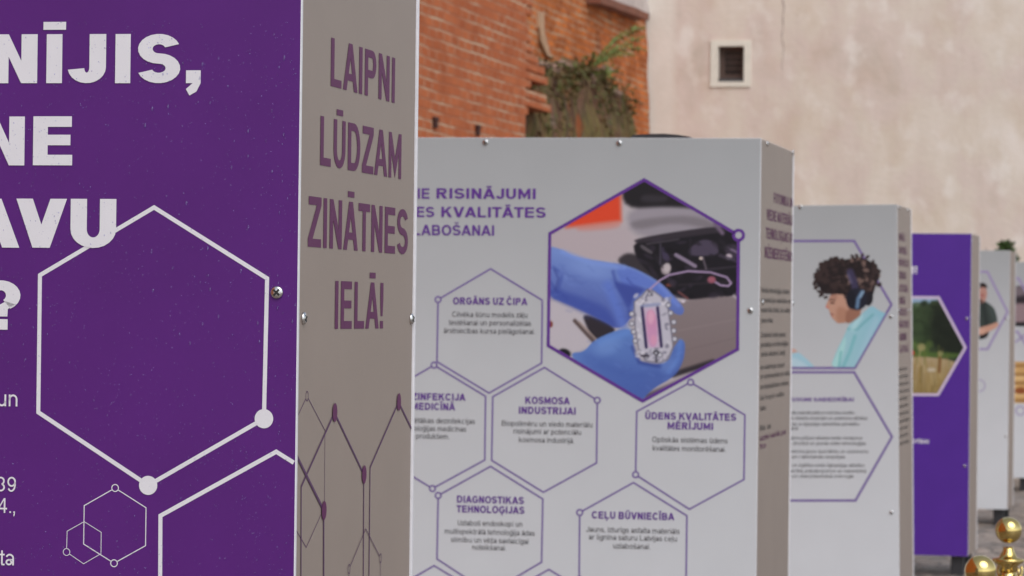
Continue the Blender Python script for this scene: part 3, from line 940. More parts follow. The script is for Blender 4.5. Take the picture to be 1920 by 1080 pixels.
# shrub in front of the plaster, its top showing above the last stands
r = random.Random(21)
sx, sy, sh = 5.42, 37.5, 2.42
bm = bmesh.new()
tube(bm, [(0, 0, -.02), (.02, 0, .8), (-.02, .02, 1.5), (.01, 0, 2.15)], .035, .012, 7)
for k in range(9):
    a = r.uniform(0, 6.28); z = .7 + k * .17
    tube(bm, [(0, 0, z), (math.cos(a) * .14, math.sin(a) * .14, z + .13), (math.cos(a) * .22, math.sin(a) * .22, z + .3)], .012, .004, 5)
trunk_bm = bm
bush = D.objects.new('shrub', None); COL.objects.link(bush); bush.location = (sx, sy, 0)
tag(bush, 'small leafy green shrub top showing above the fifth stand', 'shrub')
obj('trunk', trunk_bm, M['bark'], bush)
bm = bmesh.new()
for k in range(2600):
    z = .7 + (sh - .7) * r.random() ** .8
    t = (z - .7) / (sh - .7)
    R = (.30 * (1 - t) ** .55 + .03) * (1 + .35 * noise.noise((math.cos(k) * 2, z * 4, 0)))
    a = r.uniform(0, 6.28); q = R * r.random() ** .4
    leaf(bm, Vector((q * math.cos(a), q * math.sin(a), z)), rv(r) + Vector((0, 0, .3)), rv(r), r.uniform(.04, .085), r.uniform(.02, .04))
obj('crown', bm, M['bush'], bush)

# ---- brass stanchions
def stanchion(loc, label):
    root = D.objects.new('rope_stanchion', None); COL.objects.link(root); root.location = loc
    tag(root, label, 'stanchion', 'polished brass stanchions at the lower right')
    H = 1.003
    bm = bmesh.new(); lathe(bm, [(.16, 0), (.162, .012), (.155, .022), (.09, .040), (.04, .052), (.03, .07), (.024, .09)], 40)
    obj('base', bm, M['gold'], root, True)
    bm = bmesh.new(); lathe(bm, [(.024, .0902), (.024, .5), (.024, H - .14), (.0245, H - .115)], 32)
    obj('pole', bm, M['gold'], root, True)
    bm = bmesh.new(); lathe(bm, [(.026, H - .1148), (.027, H - .10), (.044, H - .088), (.046, H - .084), (.044, H - .080), (.026, H - .076), (.021, H - .066), (.016, H - .056), (.0145, H - .046)], 36)
    col = obj('collar', bm, M['gold'], root, True)
    for k in range(4):
        a = k * math.pi / 2 + .5
        bm = bmesh.new()
        pts = [(math.cos(a) * q, math.sin(a) * q, z) for q, z in ((.025, H - .125), (.036, H - .135), (.046, H - .128), (.049, H - .115), (.046, H - .102))]
        tube(bm, pts, .0045, .0035, 8)
        obj('rope_hook', bm, M['gold'], col, True)
    bm = bmesh.new()
    n = 20; R_ = .0375
    a0 = math.asin(.0145 / R_)
    prof = [(R_ * math.sin(a0 + (math.pi - a0 - .02) * i / n), H - .0 - R_ * math.cos(a0 + (math.pi - a0 - .02) * i / n)) for i in range(n + 1)]
    lathe(bm, prof, 40)
    obj('ball_finial', bm, M['gold'], root, True)
    return root


stanchion((1.404, 9.60, 0), 'polished brass post with round ball top, the one farther right and farther back')
stanchion((1.112, 8.05, 0), 'polished brass post whose ball top just peeks over the lower edge, nearest the camera')

def mid(a, b):
    z = (a[1] + b[1]) / 2
    return (a[0], z), (b[0], z)

def loop(ink, pts, w, rings=(), r=0.0, closed=True):
    """outline through pts, interrupted by open rings at the indices given"""
    n = len(pts)
    if not rings:
        ink.stroke(pts, w, closed); return
    ks = sorted(rings)
    if closed:
        runs = [(k, ks[(i + 1) % len(ks)] + (0 if i + 1 < len(ks) else n)) for i, k in enumerate(ks)]
    else:
        cut = sorted(set([0] + ks + [n - 1])); runs = list(zip(cut, cut[1:]))
    for a, b in runs:
        P = [Vector(pts[i % n]) for i in range(a, b + 1)]
        if a % n in ks: P[0] = P[0] + (P[1] - P[0]).normalized() * r
        if b % n in ks: P[-1] = P[-1] + (P[-2] - P[-1]).normalized() * r
        ink.stroke([tuple(q) for q in P], w)
    for k in ks:
        ink.ring(pts[k], r, w)

# ================================================================== first stand: purple, nearest
S1, F1, D1 = stand((-0.2935, 4.6802, 0), 11.4, 0, M['purple'], 'tall purple stand nearest the camera, big white capitals, side lettered LAIPNI LŪDZAM')
hexes = Ink('F', .0004)
A = [(-0.3713, 1.6434), (-0.2069, 1.7387), (-0.0438, 1.6421), (-0.0458, 1.4494), (-0.2103, 1.3543), (-0.3711, 1.4525)]
hexes.stroke(A, .0058, True)
hexes.done('hexagon_outline', M['white_ink'], F1)
for q in (A[3], A[4]):
    Ink('F', .0007).dot(q, .0132, 36).done('node_dot', M['white_ink'], F1)
h = Ink('F', .0004); h.stroke([(-0.1894, 0.994), (-0.1921, 1.3127), (-0.0278, 1.4044), (-0.0027, 1.3899)], .0058); h.done('hexagon_outline', M['white_ink'], F1)
h = Ink('F', .0004); loop(h, [(-0.258, 1.3496), (-0.213, 1.3233), (-0.213, 1.2709), (-0.2582, 1.2454), (-0.3026, 1.2709), (-0.3025, 1.3242)], .0013, (0, 3), .0048); h.done('small_hexagon_outline', M['white_ink'], F1)
h = Ink('F', .0006); loop(h, [(-0.3022, 1.302), (-0.2773, 1.2878), (-0.2772, 1.2582), (-0.3022, 1.2435), (-0.3272, 1.2592), (-0.3268, 1.2881)], .0009, (4,), .0048); h.done('small_hexagon_outline', M['white_ink'], F1)

CAP = .0682
def letters(row, cap, t, b):
    ink = Ink('F', .001)
    for ch, a, c in row:
        w, P = glyph(ch, t, b)
        k = (c[0] - a[0]) / w
        ink_pts = [[(a[0] + x * k, (a[1] + c[1]) / 2 + yy * cap) for x, yy in p] for p in P]
        for p in ink_pts: ink.poly(p)
    ink.done('headline', M['white_ink'], F1)
letters([('N', (-0.4446, 1.911), (-0.3789, 1.9109)), ('Ī', (-0.3656, 1.9109), (-0.3427, 1.9109)), ('J', (-0.3345, 1.9108), (-0.279, 1.9108)), ('I', (-0.2655, 1.9107), (-0.2435, 1.9107)), ('S', (-0.2335, 1.9107), (-0.1716, 1.9106)), (',', (-0.1632, 1.9106), (-0.1421, 1.9106))], CAP, .305, .215)
letters([('N', (-0.4595, 1.7961), (-0.3961, 1.7963)), ('E', (-0.3836, 1.7964), (-0.3263, 1.7966))], CAP, .305, .215)
letters([('A', (-0.4823, 1.6811), (-0.4019, 1.6817)), ('V', (-0.407, 1.6814), (-0.333, 1.682)), ('U', (-0.3275, 1.6816), (-0.2613, 1.6821))], CAP, .305, .215)
letters([('?', (-0.4571, 1.5665), (-0.3992, 1.5672))], CAP, .305, .215)
for s_, q, cap in (('un', (-0.4016, 1.4601), .0222), ('39', (-0.4023, 1.3412), .0205), ('4.,', (-0.4031, 1.3115), .0205), ('ata', (-0.4037, 1.2386), .0215)):
    t = Ink('F', .001); t.right(s_, q, cap, .93, .125, .115); t.done('small_lettering', M['white_ink'], F1)
screws(F1, 'F', [(-0.0295, 1.6229), (-1.17, 1.62)])
# side: greeting and molecule pattern
for s_, a, b, cap in (('LAIPNI', (0.1757, 1.917), (0.569, 1.92), .0690), ('LŪDZAM', (0.1213, 1.8012), (0.6179, 1.8057), .0695), ('ZINĀTNES', (0.0597, 1.6847), (0.6695, 1.6902), .0705), ('IELĀ!', (0.2157, 1.5717), (0.5104, 1.5738), .0690)):
    a, b = mid(a, b); Ink('S', -.0024).text(s_, a, b, cap, .225, .165).done('greeting', M['plum_ink'], D1)
m = Ink('S', -.0026)
loop(m, [(0.0082, 1.4487), (0.0664, 1.4797), (0.168, 1.4288), (0.1703, 1.322)], .0016, (1,), .0066, False)
m.stroke([(0.1514, 1.3102), (0.072, 1.2691), (0.017, 1.296)], .0016)
m.done('molecule_line', M['dark_plum_ink'], D1)
m = Ink('S', -.0022)
m.stroke([(0.0506, 1.0685), (0.0397, 1.3553), (0.2198, 1.4529), (0.3999, 1.3561), (0.4103, 1.03)], .0042)
m.stroke([(0.442, 1.0266), (0.4386, 1.3649), (0.6188, 1.4586), (0.7083, 1.4151)], .0042)
m.done('molecule_line', M['dark_plum_ink'], D1)
m = Ink('S', -.0020)
m.stroke([(0.0135, 1.3985), (0.1646, 1.3155), (0.1774, 1.0549)], .0055)
m.done('molecule_line', M['dark_plum_ink'], D1)
m = Ink('S', -.0018)
loop(m, [(0.3239, 1.0392), (0.3156, 1.2217), (0.4146, 1.2745), (0.5111, 1.2243), (0.5218, 1.018)], .0016, (1, 3), .0066, False)
m.done('molecule_line', M['dark_plum_ink'], D1)
for q in ((0.2198, 1.4529), (0.3999, 1.3561), (0.6188, 1.4586), (0.1646, 1.3155)):
    Ink('S', -.0015).dot(q, .0136, 32).done('node_dot', M['plum_ink'], D1)
screws(D1, 'S', [(0.0413, 1.5877), (0.699, 1.5872)])

# rain on the purple front
r = random.Random(31)
bm = bmesh.new()
def drop(bm, x, z, a, b, h):
    n = 8
    c = bm.verts.new((x, -h, z + b * .1))
    rings = []
    for k, hh in ((1.0, 0.0), (.72, .68)):
        rings.append([bm.verts.new((x + a * k * math.cos(2 * math.pi * i / n), -h * hh, z + b * k * math.sin(2 * math.pi * i / n))) for i in range(n)])
    for i in range(n):
        j = (i + 1) % n
        bm.faces.new((rings[0][i], rings[0][j], rings[1][j], rings[1][i]))
        bm.faces.new((rings[1][i], rings[1][j], c))
    bm.faces.new(rings[0][::-1])
for k in range(5200):
    x, z = -.47 * r.random() - .003, 1.20 + .80 * r.random()
    dens = .55 + .6 * noise.noise((x * 9, z * 7, 1))
    if r.random() > dens: continue
    a = .0004 + .0007 * r.random() ** 2.4
    drop(bm, x, z, a, a * r.uniform(1, 1.5), a * .6)
for k in range(46):
    x, z = -.22 * r.random() - .004, 1.55 + .40 * r.random()
    a = r.uniform(.0009, .0017)
    drop(bm, x, z, a, a * r.uniform(1.6, 2.8), a * .7)
rain = obj('raindrops', bm, M['water'], None, True)
rain.matrix_world = S1.matrix_world.copy()
rain.location = rain.location + S1.matrix_world.to_3x3() @ Vector((0, -.0012, 0))
tag(rain, 'fine raindrops beading on the front of the nearest purple stand', 'raindrops', kind='stuff')

# ================================================================== second stand: white, six hexagons and a photograph
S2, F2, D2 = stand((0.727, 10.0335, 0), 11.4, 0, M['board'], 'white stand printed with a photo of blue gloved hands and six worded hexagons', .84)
cap = .0312
for w1, w2, q0, a, b in (('VIEDIE', 'RISINĀJUMI', (-0.9969, 1.9366), (-0.9756, 1.9367), (-0.6728, 1.9377)), ('DZĪVES', 'KVALITĀTES', (-0.9815, 1.8814), (-0.9602, 1.8812), (-0.6414, 1.8822))):
    a, b = mid(a, b); t = Ink('F', .001); t.text(w2, a, b, cap, .238, .185); t.right(w1, q0, cap, 1.0, .215, .18); t.done('headline', M['violet_ink'], F2)
Ink('F', .001).right('UZLABOŠANAI', (-0.798, 1.8271), cap, .97, .215, .18).done('headline', M['violet_ink'], F2)
BW, RR = .0052, .0086
def hexo(panel, pts, rings=(), closed=True):
    h = Ink('F', .0005); loop(h, pts, BW, rings, RR, closed); h.done('hexagon_outline', M['line_ink'], panel)
hexo(F2, [(-0.8074, 1.7282), (-0.6489, 1.636), (-0.6489, 1.4487), (-0.8077, 1.3572), (-0.9681, 1.4488), (-0.967, 1.6346)], (5,))
hexo(F2, [(-0.9768, 1.4381), (-0.8181, 1.3474), (-0.8182, 1.1572), (-0.9771, 1.0685), (-1.1342, 1.1579), (-1.1333, 1.347)], (0, 3))
hexo(F2, [(-0.64, 1.4361), (-0.4794, 1.3412), (-0.4795, 1.1553), (-0.6387, 1.0648), (-0.7971, 1.1568), (-0.7962, 1.3462)], (1,))
hexo(F2, [(-0.8001, 1.1386), (-0.6404, 1.0448), (-0.6417, 0.857), (-0.8003, 0.7606), (-0.9607, 0.8582), (-0.9593, 1.0481)], (5,))
hexo(F2, [(-0.9693, 0.8378), (-0.8116, 0.7507), (-0.8109, 0.5598), (-0.9696, 0.4686), (-1.1266, 0.5561), (-1.1257, 0.745)])
hexo(F2, [(-0.6192, 0.8357), (-0.4594, 0.7464), (-0.4587, 0.5568), (-0.6201, 0.4645), (-0.7783, 0.5545), (-0.7774, 0.7453)])
hexo(F2, [(-0.2005, 1.3991), (-0.0384, 1.3055), (-0.0389, 1.1158), (-0.1999, 1.0246), (-0.3616, 1.1231), (-0.3604, 1.3101)], (0, 4))
hexo(F2, [(-0.3678, 1.0996), (-0.207, 1.0052), (-0.2072, 0.8165), (-0.3663, 0.7254), (-0.5277, 0.8188), (-0.5284, 1.0071)], (5,))
HC, BC = .0212, .0158
def block(panel, heads, body):
    t = Ink('F', .001)
    for s_, a, b in heads:
        a, b = mid(a, b); t.text(s_, a, b, HC, .245, .20)
    t.done('heading', M['violet_ink'], panel)
    t = Ink('F', .001)
    for s_, a, b in body:
        a, b = mid(a, b); t.text(s_, a, b, BC, .135, .12)
    t.done('paragraph', M['grey_ink'], panel)
block(F2, [('ORGĀNS UZ ČIPA', (-0.921, 1.6202), (-0.694, 1.6215))],
      [('Cilvēka šūnu modelis zāļu', (-0.923, 1.5827), (-0.6936, 1.5847)), ('testēšanai un personalizētas', (-0.9333, 1.5581), (-0.682, 1.5602)), ('ārstniecības kursa pielāgošanai.', (-0.9485, 1.5337), (-0.6703, 1.5357))])
block(F2, [('DEZINFEKCIJA', (-1.0821, 1.3318), (-0.8791, 1.334)), ('MEDICĪNĀ', (-1.044, 1.3027), (-0.9105, 1.3044))],
      [('Gaisa, lētākas dezinfekcijas', (-1.1026, 1.2626), (-0.8489, 1.266)), ('tehnoloģijas medicīnas', (-1.076, 1.2391), (-0.8755, 1.2419)), ('produktiem.', (-1.0289, 1.217), (-0.9274, 1.218))])
block(F2, [('KOSMOSA', (-0.6969, 1.3263), (-0.5621, 1.3283)), ('INDUSTRIJAI', (-0.716, 1.2967), (-0.544, 1.2981))],
      [('Biopolimēru un viedo materiālu', (-0.7675, 1.26), (-0.4929, 1.2611)), ('risinājumi ar potenciālu', (-0.7315, 1.237), (-0.527, 1.2383)), ('kosmosa industrijā.', (-0.715, 1.2125), (-0.5478, 1.2125))])
block(F2, [('ŪDENS KVALITĀTES', (-0.3346, 1.2877), (-0.0638, 1.2878)), ('MĒRĪJUMI', (-0.2673, 1.2596), (-0.1322, 1.2591))],
      [('Optiskās sistēmas ūdens', (-0.313, 1.2202), (-0.0883, 1.2214)), ('kvalitātes monitorēšanai.', (-0.3119, 1.195), (-0.0935, 1.1962))])
block(F2, [('DIAGNOSTIKAS', (-0.9014, 1.0279), (-0.6973, 1.0286)), ('TEHNOLOĢIJAS', (-0.9026, 0.9984), (-0.6954, 1.0001))],
      [('Uzlaboti endoskopi un', (-0.8981, 0.9594), (-0.7014, 0.9618)), ('multispektrālā tehnoloģija ādas', (-0.9378, 0.9338), (-0.663, 0.9358)), ('slimību un vēža savlaicīgai', (-0.9187, 0.9087), (-0.6821, 0.9115)), ('noteikšanai.', (-0.8532, 0.8881), (-0.7499, 0.8891))])
block(F2, [('CEĻU BŪVNIECĪBA', (-0.492, 0.9915), (-0.2442, 0.9902))],
      [('Jauns, izturīgs asfalta materiāls', (-0.5084, 0.9506), (-0.2278, 0.9512)), ('ar lignīna saturu Latvijas ceļu', (-0.5001, 0.9279), (-0.2363, 0.929)), ('uzlabošanai.', (-0.426, 0.9037), (-0.3149, 0.9034))])
screws(F2, 'F', [(-0.8275, 2.1058), (-0.4227, 2.1043), (-0.0257, 1.6123), (-1.17, 2.07)])
screws(D2, 'S', [(0.1635, 2.1118), (0.8167, 2.117), (0.0991, 1.6374), (0.8634, 1.6388)])
# the photograph: two blue gloves holding a small clear chip
p = Print(60, 25, 915, 1025, 250, (191, 183, 186), 3)
p.poly([(60, 230), (420, 220), (470, 330), (360, 420), (60, 400)], (188, 176, 180), 60)
p.poly([(400, 160), (700, 120), (930, 250), (930, 330), (440, 300)], (158, 152, 160), 40)
p.poly([(420, 215), (700, 190), (860, 260), (800, 262), (620, 225), (450, 262)], (132, 126, 132), 26)
p.poly([(385, 30), (650, 30), (760, 170), (590, 155), (400, 165)], (32, 29, 33), 26)
p.poly([(480, 100), (600, 110), (580, 140), (470, 135)], (52, 48, 54), 24)
p.poly([(145, 245), (388, 218), (384, 60), (250, 60)], (226, 74, 42), 32, smooth=False)
p.poly([(200, 236), (388, 214), (380, 250), (190, 262)], (222, 120, 100), 26, .5)
p.poly([(360, 395), (420, 350), (520, 400), (560, 500), (470, 470)], (58, 53, 58), 20)
p.poly([(440, 300), (810, 245), (920, 290), (920, 560), (650, 572), (545, 480), (450, 380)], (24, 21, 28), 14)
p.poly([(445, 295), (820, 240), (900, 262), (600, 300), (450, 318)], (52, 46, 54), 12)
p.poly([(680, 345), (740, 298), (800, 312), (822, 372), (690, 376)], (76, 67, 86), 12)
p.poly([(562, 318), (612, 392), (570, 402)], (66, 58, 82), 10)
p.poly([(830, 330), (900, 320), (910, 400), (860, 390)], (60, 52, 66), 14)
p.poly([(475, 318), (530, 355), (520, 366), (470, 335)], (92, 86, 92), 10)
p.line([(628, 368), (712, 418)], 14, (136, 124, 146), 8)
p.blob((585, 430), 22, 26, (170, 158, 162), .6); p.blob((590, 425), 9, 9, (225, 215, 215), .7)
p.blob((738, 384), 9, 7, (215, 200, 190), .8); p.blob((858, 378), 14, 12, (205, 190, 200), .8); p.blob((880, 352), 40, 5, (120, 105, 130), .7, 1, .5)
p.line([(800, 235), (830, 275)], 18, (116, 100, 122), 12)
p.blob((600, 500), 16, 8, (110, 60, 50), .8); p.line([(640, 530), (680, 560)], 8, (130, 80, 80), 8)
p.poly([(540, 600), (640, 572), (930, 535), (930, 790), (640, 900), (560, 800)], (139, 127, 128), 14, 1, (128, 114, 114), ((700, 570), (700, 880)))
p.line([(640, 700), (900, 650)], 5, (150, 138, 138), 8, .5); p.line([(650, 790), (900, 730)], 5, (120, 106, 108), 8, .5)
p.line([(620, 892), (790, 838)], 24, (50, 44, 50), 14)
p.poly([(530, 960), (640, 905), (760, 865), (700, 930), (480, 1040)], (160, 150, 154), 16)
p.line([(500, 985), (640, 935)], 22, (96, 84, 96), 18)
p.poly([(60, 555), (150, 590), (260, 640), (330, 700), (240, 790), (120, 790), (60, 770)], (196, 190, 196), 14)
p.poly([(215, 620), (330, 660), (370, 700), (320, 740), (270, 740), (240, 690)], (48, 42, 50), 16)
p.line([(185, 655), (268, 745)], 17, (96, 80, 78), 8); p.line([(205, 660), (285, 742)], 6, (170, 150, 140), 6)
p.blob((78, 670), 10, 14, (130, 60, 50), .8)
rr = random.Random(17)
for k in range(60):
    x, y = rr.uniform(470, 900), rr.uniform(300, 550)
    p.blob((x, y), rr.uniform(8, 34), rr.uniform(5, 14), rr.choice(((14, 12, 18), (38, 34, 42), (58, 50, 64), (30, 26, 34))), .8, .6, rr.uniform(-.5, 1))
for x0, y0, x1, y1, w_, c_ in ((700, 440, 900, 420, 10, (58, 52, 62)), (690, 300, 690, 376, 8, (40, 36, 46)), (560, 320, 560, 410, 6, (90, 84, 100)), (640, 500, 880, 486, 8, (48, 42, 50)), (820, 372, 900, 400, 14, (70, 62, 78)), (500, 320, 640, 300, 7, (84, 78, 86)), (745, 380, 760, 430, 8, (120, 108, 118))):
    p.line([(x0, y0), (x1, y1)], w_, c_, 7, .8)
p.line([(628, 368), (712, 418)], 14, (146, 132, 154), 8)
p.blob((590, 425), 16, 20, (196, 186, 188), .7)
# upper glove
GL = (88, 116, 200)
p.poly([(60, 322), (128, 340), (182, 374), (330, 398), (425, 416), (500, 452), (565, 492), (632, 560), (668, 606), (656, 634), (622, 626), (560, 568), (520, 540), (480, 560), (445, 600), (425, 660), (372, 694), (320, 662), (240, 622), (150, 582), (60, 545)], (122, 150, 214), 8, 1, (82, 100, 176), ((250, 380), (200, 620)))
p.poly([(360, 420), (440, 426), (560, 500), (640, 585), (600, 585), (500, 500), (400, 520)], (98, 124, 208), 22, .8)
p.poly([(355, 480), (378, 520), (430, 600), (440, 560), (500, 520), (430, 500)], (58, 74, 156), 22, .85)
p.line([(352, 440), (368, 500), (418, 588), (432, 640)], 12, (60, 76, 160), 14, .8)
p.line([(330, 500), (372, 600), (395, 672)], 42, (100, 128, 212), 30, .8)
p.poly([(240, 560), (330, 600), (372, 690), (300, 655), (150, 585), (60, 545), (60, 500)], (62, 82, 168), 36, .7)
p.line([(90, 420), (130, 450), (110, 520), (150, 560)], 12, (62, 82, 168), 14, .6); p.line([(75, 480), (115, 540)], 9, (58, 76, 160), 10, .6)
p.line([(130, 352), (260, 402), (400, 420)], 18, (132, 162, 234), 20, .7)
p.line([(560, 505), (640, 590)], 16, (120, 146, 224), 14, .7)
p.line([(415, 470), (440, 500), (520, 530)], 8, (64, 80, 166), 10, .6)
# lower glove
p.poly([(170, 795), (225, 792), (268, 742), (358, 700), (424, 688), (446, 722), (442, 790), (470, 835), (540, 848), (596, 838), (618, 775), (648, 735), (672, 752), (664, 832), (626, 900), (520, 960), (474, 1018), (380, 960), (180, 830)], (98, 134, 202), 8, 1, (78, 104, 178), ((330, 720), (420, 980)))
p.line([(300, 750), (420, 705)], 30, (104, 146, 218), 26, .7)
p.line([(648, 745), (640, 820), (600, 880)], 18, (100, 140, 216), 18, .6)
p.line([(440, 770), (470, 838), (560, 856)], 14, (52, 70, 146), 14, .8)
p.line([(300, 850), (420, 900), (560, 890)], 20, (72, 100, 176), 26, .5)
p.poly([(190, 800), (300, 790), (420, 860), (520, 900), (470, 1000), (330, 930)], (76, 104, 180), 60, .5)
p.blob((330, 770), 60, 34, (120, 156, 220), 1.2, .55, -.4)
p.blob((600, 850), 40, 30, (116, 150, 216), 1.2, .45, -.7)
p.blob((250, 430), 90, 34, (136, 164, 226), 1.3, .5, .25)
p.blob((140, 798), 28, 20, (24, 24, 32), .5, 1, .3)
for k in range(70):                                   # creases of the rubber
    x, y = rr.choice(((rr.uniform(80, 420), rr.uniform(400, 640)), (rr.uniform(230, 640), rr.uniform(740, 960))))
    a_ = rr.uniform(-.6, .9); L_ = rr.uniform(14, 50)
    p.line([(x, y), (x + L_ * math.cos(a_), y + L_ * math.sin(a_))], rr.uniform(3, 9), rr.choice(((70, 88, 164), (122, 150, 220), (82, 106, 186))), 12, .22)
p.line([(95, 430), (112, 470), (98, 520)], 10, (60, 74, 150), 10, .6); p.line([(120, 440), (150, 470)], 8, (126, 150, 216), 12, .5)
# device
p.poly([(442, 572), (478, 545), (500, 520), (520, 516), (556, 542), (592, 572), (600, 640), (622, 772), (596, 826), (560, 842), (500, 834), (470, 800), (450, 700)], (196, 194, 206), 7)
p.line([(446, 572), (480, 548), (500, 522), (520, 518), (556, 544), (590, 574), (600, 640), (618, 770), (594, 824), (560, 840), (500, 832), (470, 800), (452, 700), (446, 572)], 6, (112, 110, 126), 5, .8)
rr = random.Random(4)
for k in range(90):
    x, y = rr.uniform(450, 605), rr.uniform(540, 830)
    if 475 < x < 575 and 595 < y < 775: continue
    p.blob((x, y), rr.uniform(5, 14), rr.uniform(4, 9), rr.choice(((226, 224, 232), (150, 148, 164), (216, 214, 224), (118, 116, 134))), .8, .7, rr.uniform(0, 3))
p.poly([(470, 585), (560, 575), (566, 590), (472, 600)], (140, 150, 190), 8, .7)
p.poly([(484, 600), (556, 596), (572, 772), (502, 776)], (206, 184, 206), 6, smooth=False)
p.poly([(494, 612), (542, 608), (552, 770), (508, 773)], (214, 146, 182), 10, 1, (206, 158, 196), ((520, 610), (530, 770)))
p.blob((520, 640), 14, 30, (226, 172, 198), .8); p.blob((532, 740), 14, 22, (220, 160, 190), .8)
p.line([(481, 600), (500, 772)], 13, (54, 46, 88), 5); p.line([(549, 600), (566, 768)], 13, (54, 46, 88), 5)
for x, y in ((436, 626), (436, 668), (444, 704), (452, 744), (606, 622), (620, 662), (620, 700), (624, 736), (500, 812), (560, 806), (516, 536), (596, 588)):
    p.blob((x, y), 13, 13, (120, 120, 134), .4); p.blob((x, y), 8, 8, (205, 205, 214), .5)
p.blob((543, 796), 13, 11, (50, 48, 58), .5); p.blob((543, 798), 6, 6, (190, 190, 200), .5); p.line([(543, 806), (545, 836)], 7, (70, 68, 80), 5)
p.blob((495, 810), 20, 6, (70, 64, 76), .6)
p.line([(512, 520), (560, 478), (600, 456), (680, 440), (780, 446), (850, 468), (869, 494), (856, 506), (822, 502), (800, 488)], 8, (180, 156, 192), 6)
p.blob((784, 478), 18, 15, (160, 92, 108), .7); p.blob((660, 572), 9, 7, (215, 205, 215), .7); p.line([(505, 518), (525, 545)], 5, (90, 84, 96), 5)
PH = [(-0.3462, 1.9962), (-0.063, 1.8341), (-0.0622, 1.4981), (-0.3432, 1.3411), (-0.6295, 1.5013), (-0.6287, 1.8347)]
fn = affine((488, 38), PH[0], (898, 782), PH[2], (68, 764), PH[4])
p.emit('photo_print', 'F', .0004, fn, F2, clip=[(488, 38), (905, 278), (898, 782), (472, 1012), (68, 764), (74, 276)])
h = Ink('F', .0008); loop(h, PH, .0095, (1,), .0145); h.done('photo_outline', M['violet_ink'], F2)
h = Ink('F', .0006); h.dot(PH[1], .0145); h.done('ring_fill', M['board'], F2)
# side lettering
for s_, a, b, cap in (('FOTONIKA UN', (0.3425, 1.9369), (0.8479, 1.9462), .031), ('VIEDIE MATERIĀLI,', (0.172, 1.8808), (0.8535, 1.8893), .033), ('TEHNOLOĢIJAS UN', (0.158, 1.8248), (0.8589, 1.8334), .033), ('INŽENIERSISTĒMAS', (0.1378, 1.7667), (0.8647, 1.7745), .034)):
    a, b = mid(a, b); Ink('S', -.0022).text(s_, a, b, cap, .215, .17).done('side_headline', M['plum_ink'], D2)
t = Ink('S', -.0022)
for s_, a, b in (('Viedās tehnoloģijas zinātnē', (0.0654, 1.6625), (0.7737, 1.6712)), ('un inovācijas materiālos un', (0.068, 1.6341), (0.8053, 1.641)), ('materiālu fizikā, lai radītu', (0.0707, 1.6041), (0.7938, 1.6123)), ('jaunas vērtības', (0.0733, 1.5757), (0.3562, 1.5787)),
                 ('Zinātnieki veido jaunus', (0.071, 1.5315), (0.6876, 1.535)), ('produktus un tehnoloģijas', (0.0736, 1.5031), (0.7612, 1.5061)), ('viedai nākotnei Latvijā', (0.0762, 1.4746), (0.679, 1.4782)),
                 ('un sadarbojas nozarē', (0.0733, 1.4383), (0.6688, 1.4382)), ('ar uzņēmumiem un valsti', (0.0759, 1.4099), (0.7989, 1.4112)), ('un starptautiskiem centriem', (0.0787, 1.3782), (0.7732, 1.3812)), ('lai kopā radītu', (0.0754, 1.3467), (0.6635, 1.3482)), ('labu', (0.0782, 1.3151), (0.2112, 1.3164))):
    a, b = mid(a, b); t.text(s_, a, b, .0155, .16, .14)
t.done('side_paragraph', M['brown_ink'], D2)
t = Ink('S', -.0022); a, b = mid((0.0773, 1.2567), (0.3335, 1.2566)); t.text('Nāc un', a, b, .0165, .2, .17); t.done('side_note', M['brown_ink'], D2)
t = Ink('S', -.0022)
for s_, a, b in (('uzzini vairāk par', (0.0738, 1.2268), (0.7313, 1.2275)), ('to', (0.0761, 1.2015), (0.2215, 1.2041))):
    a, b = mid(a, b); t.text(s_, a, b, .0165, .17, .15)
t.done('side_note', M['plum_ink'], D2)

# dark strip lying on the second stand's top
bm = bmesh.new()
P = [(-.395, .001), (-.385, .0095), (-.33, .013), (-.29, .0135), (-.25, .0105), (-.215, .005), (-.20, .001)]
for y in (.02, .32):
    pass
va = [bm.verts.new((x, .014, z)) for x, z in P]; vb = [bm.verts.new((x, .40, z)) for x, z in P]
bm.faces.new(va[::-1] if False else va); bm.faces.new(vb[::-1])
for i in range(len(P)):
    j = (i + 1) % len(P)
    bm.faces.new((va[j], va[i], vb[i], vb[j]))
bmesh.ops.recalc_face_normals(bm, faces=list(bm.faces))
ms = obj('rubber_mat', bm, M['foot'])
ms.matrix_world = S2.matrix_world @ Matrix.Translation((0, 0, TOP - .012))
tag(ms, 'black rubber strip lying on the top of the second stand', 'rubber mat')
for v_ in ms.data.vertices:
    v_.co.z = v_.co.z + .012 if v_.co.z > .002 else v_.co.z + .001

# ================================================================== third stand: listening man with curly hair
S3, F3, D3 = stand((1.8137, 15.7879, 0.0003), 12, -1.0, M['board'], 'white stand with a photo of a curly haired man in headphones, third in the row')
LW = .0112
ref3 = affine((1443, 450), (-0.5946, 1.9606), (1640, 450), (-0.1047, 1.9556), (1443, 900), (-0.6012, 0.8417))
ref3s = affine((1685, 450), (0.0968, 1.9568), (1703, 450), (0.5717, 1.9678), (1685, 900), (0.0247, 0.8433))
h = Ink('F', .0004); h.stroke([(-0.1995, 1.9524), (-0.0288, 1.6561), (-0.1999, 1.3627), (-0.5406, 1.3635), (-0.7142, 1.6603), (-0.5371, 1.955)], LW, True); h.done('hexagon_outline', M['line_ink'], F3)
h = Ink('F', .0004); h.stroke([(-0.2037, 1.343), (-0.0301, 1.0441), (-0.2012, 0.7484), (-0.5443, 0.7464), (-0.7203, 1.0428), (-0.5407, 1.3437)], LW, True); h.done('hexagon_outline', M['line_ink'], F3)
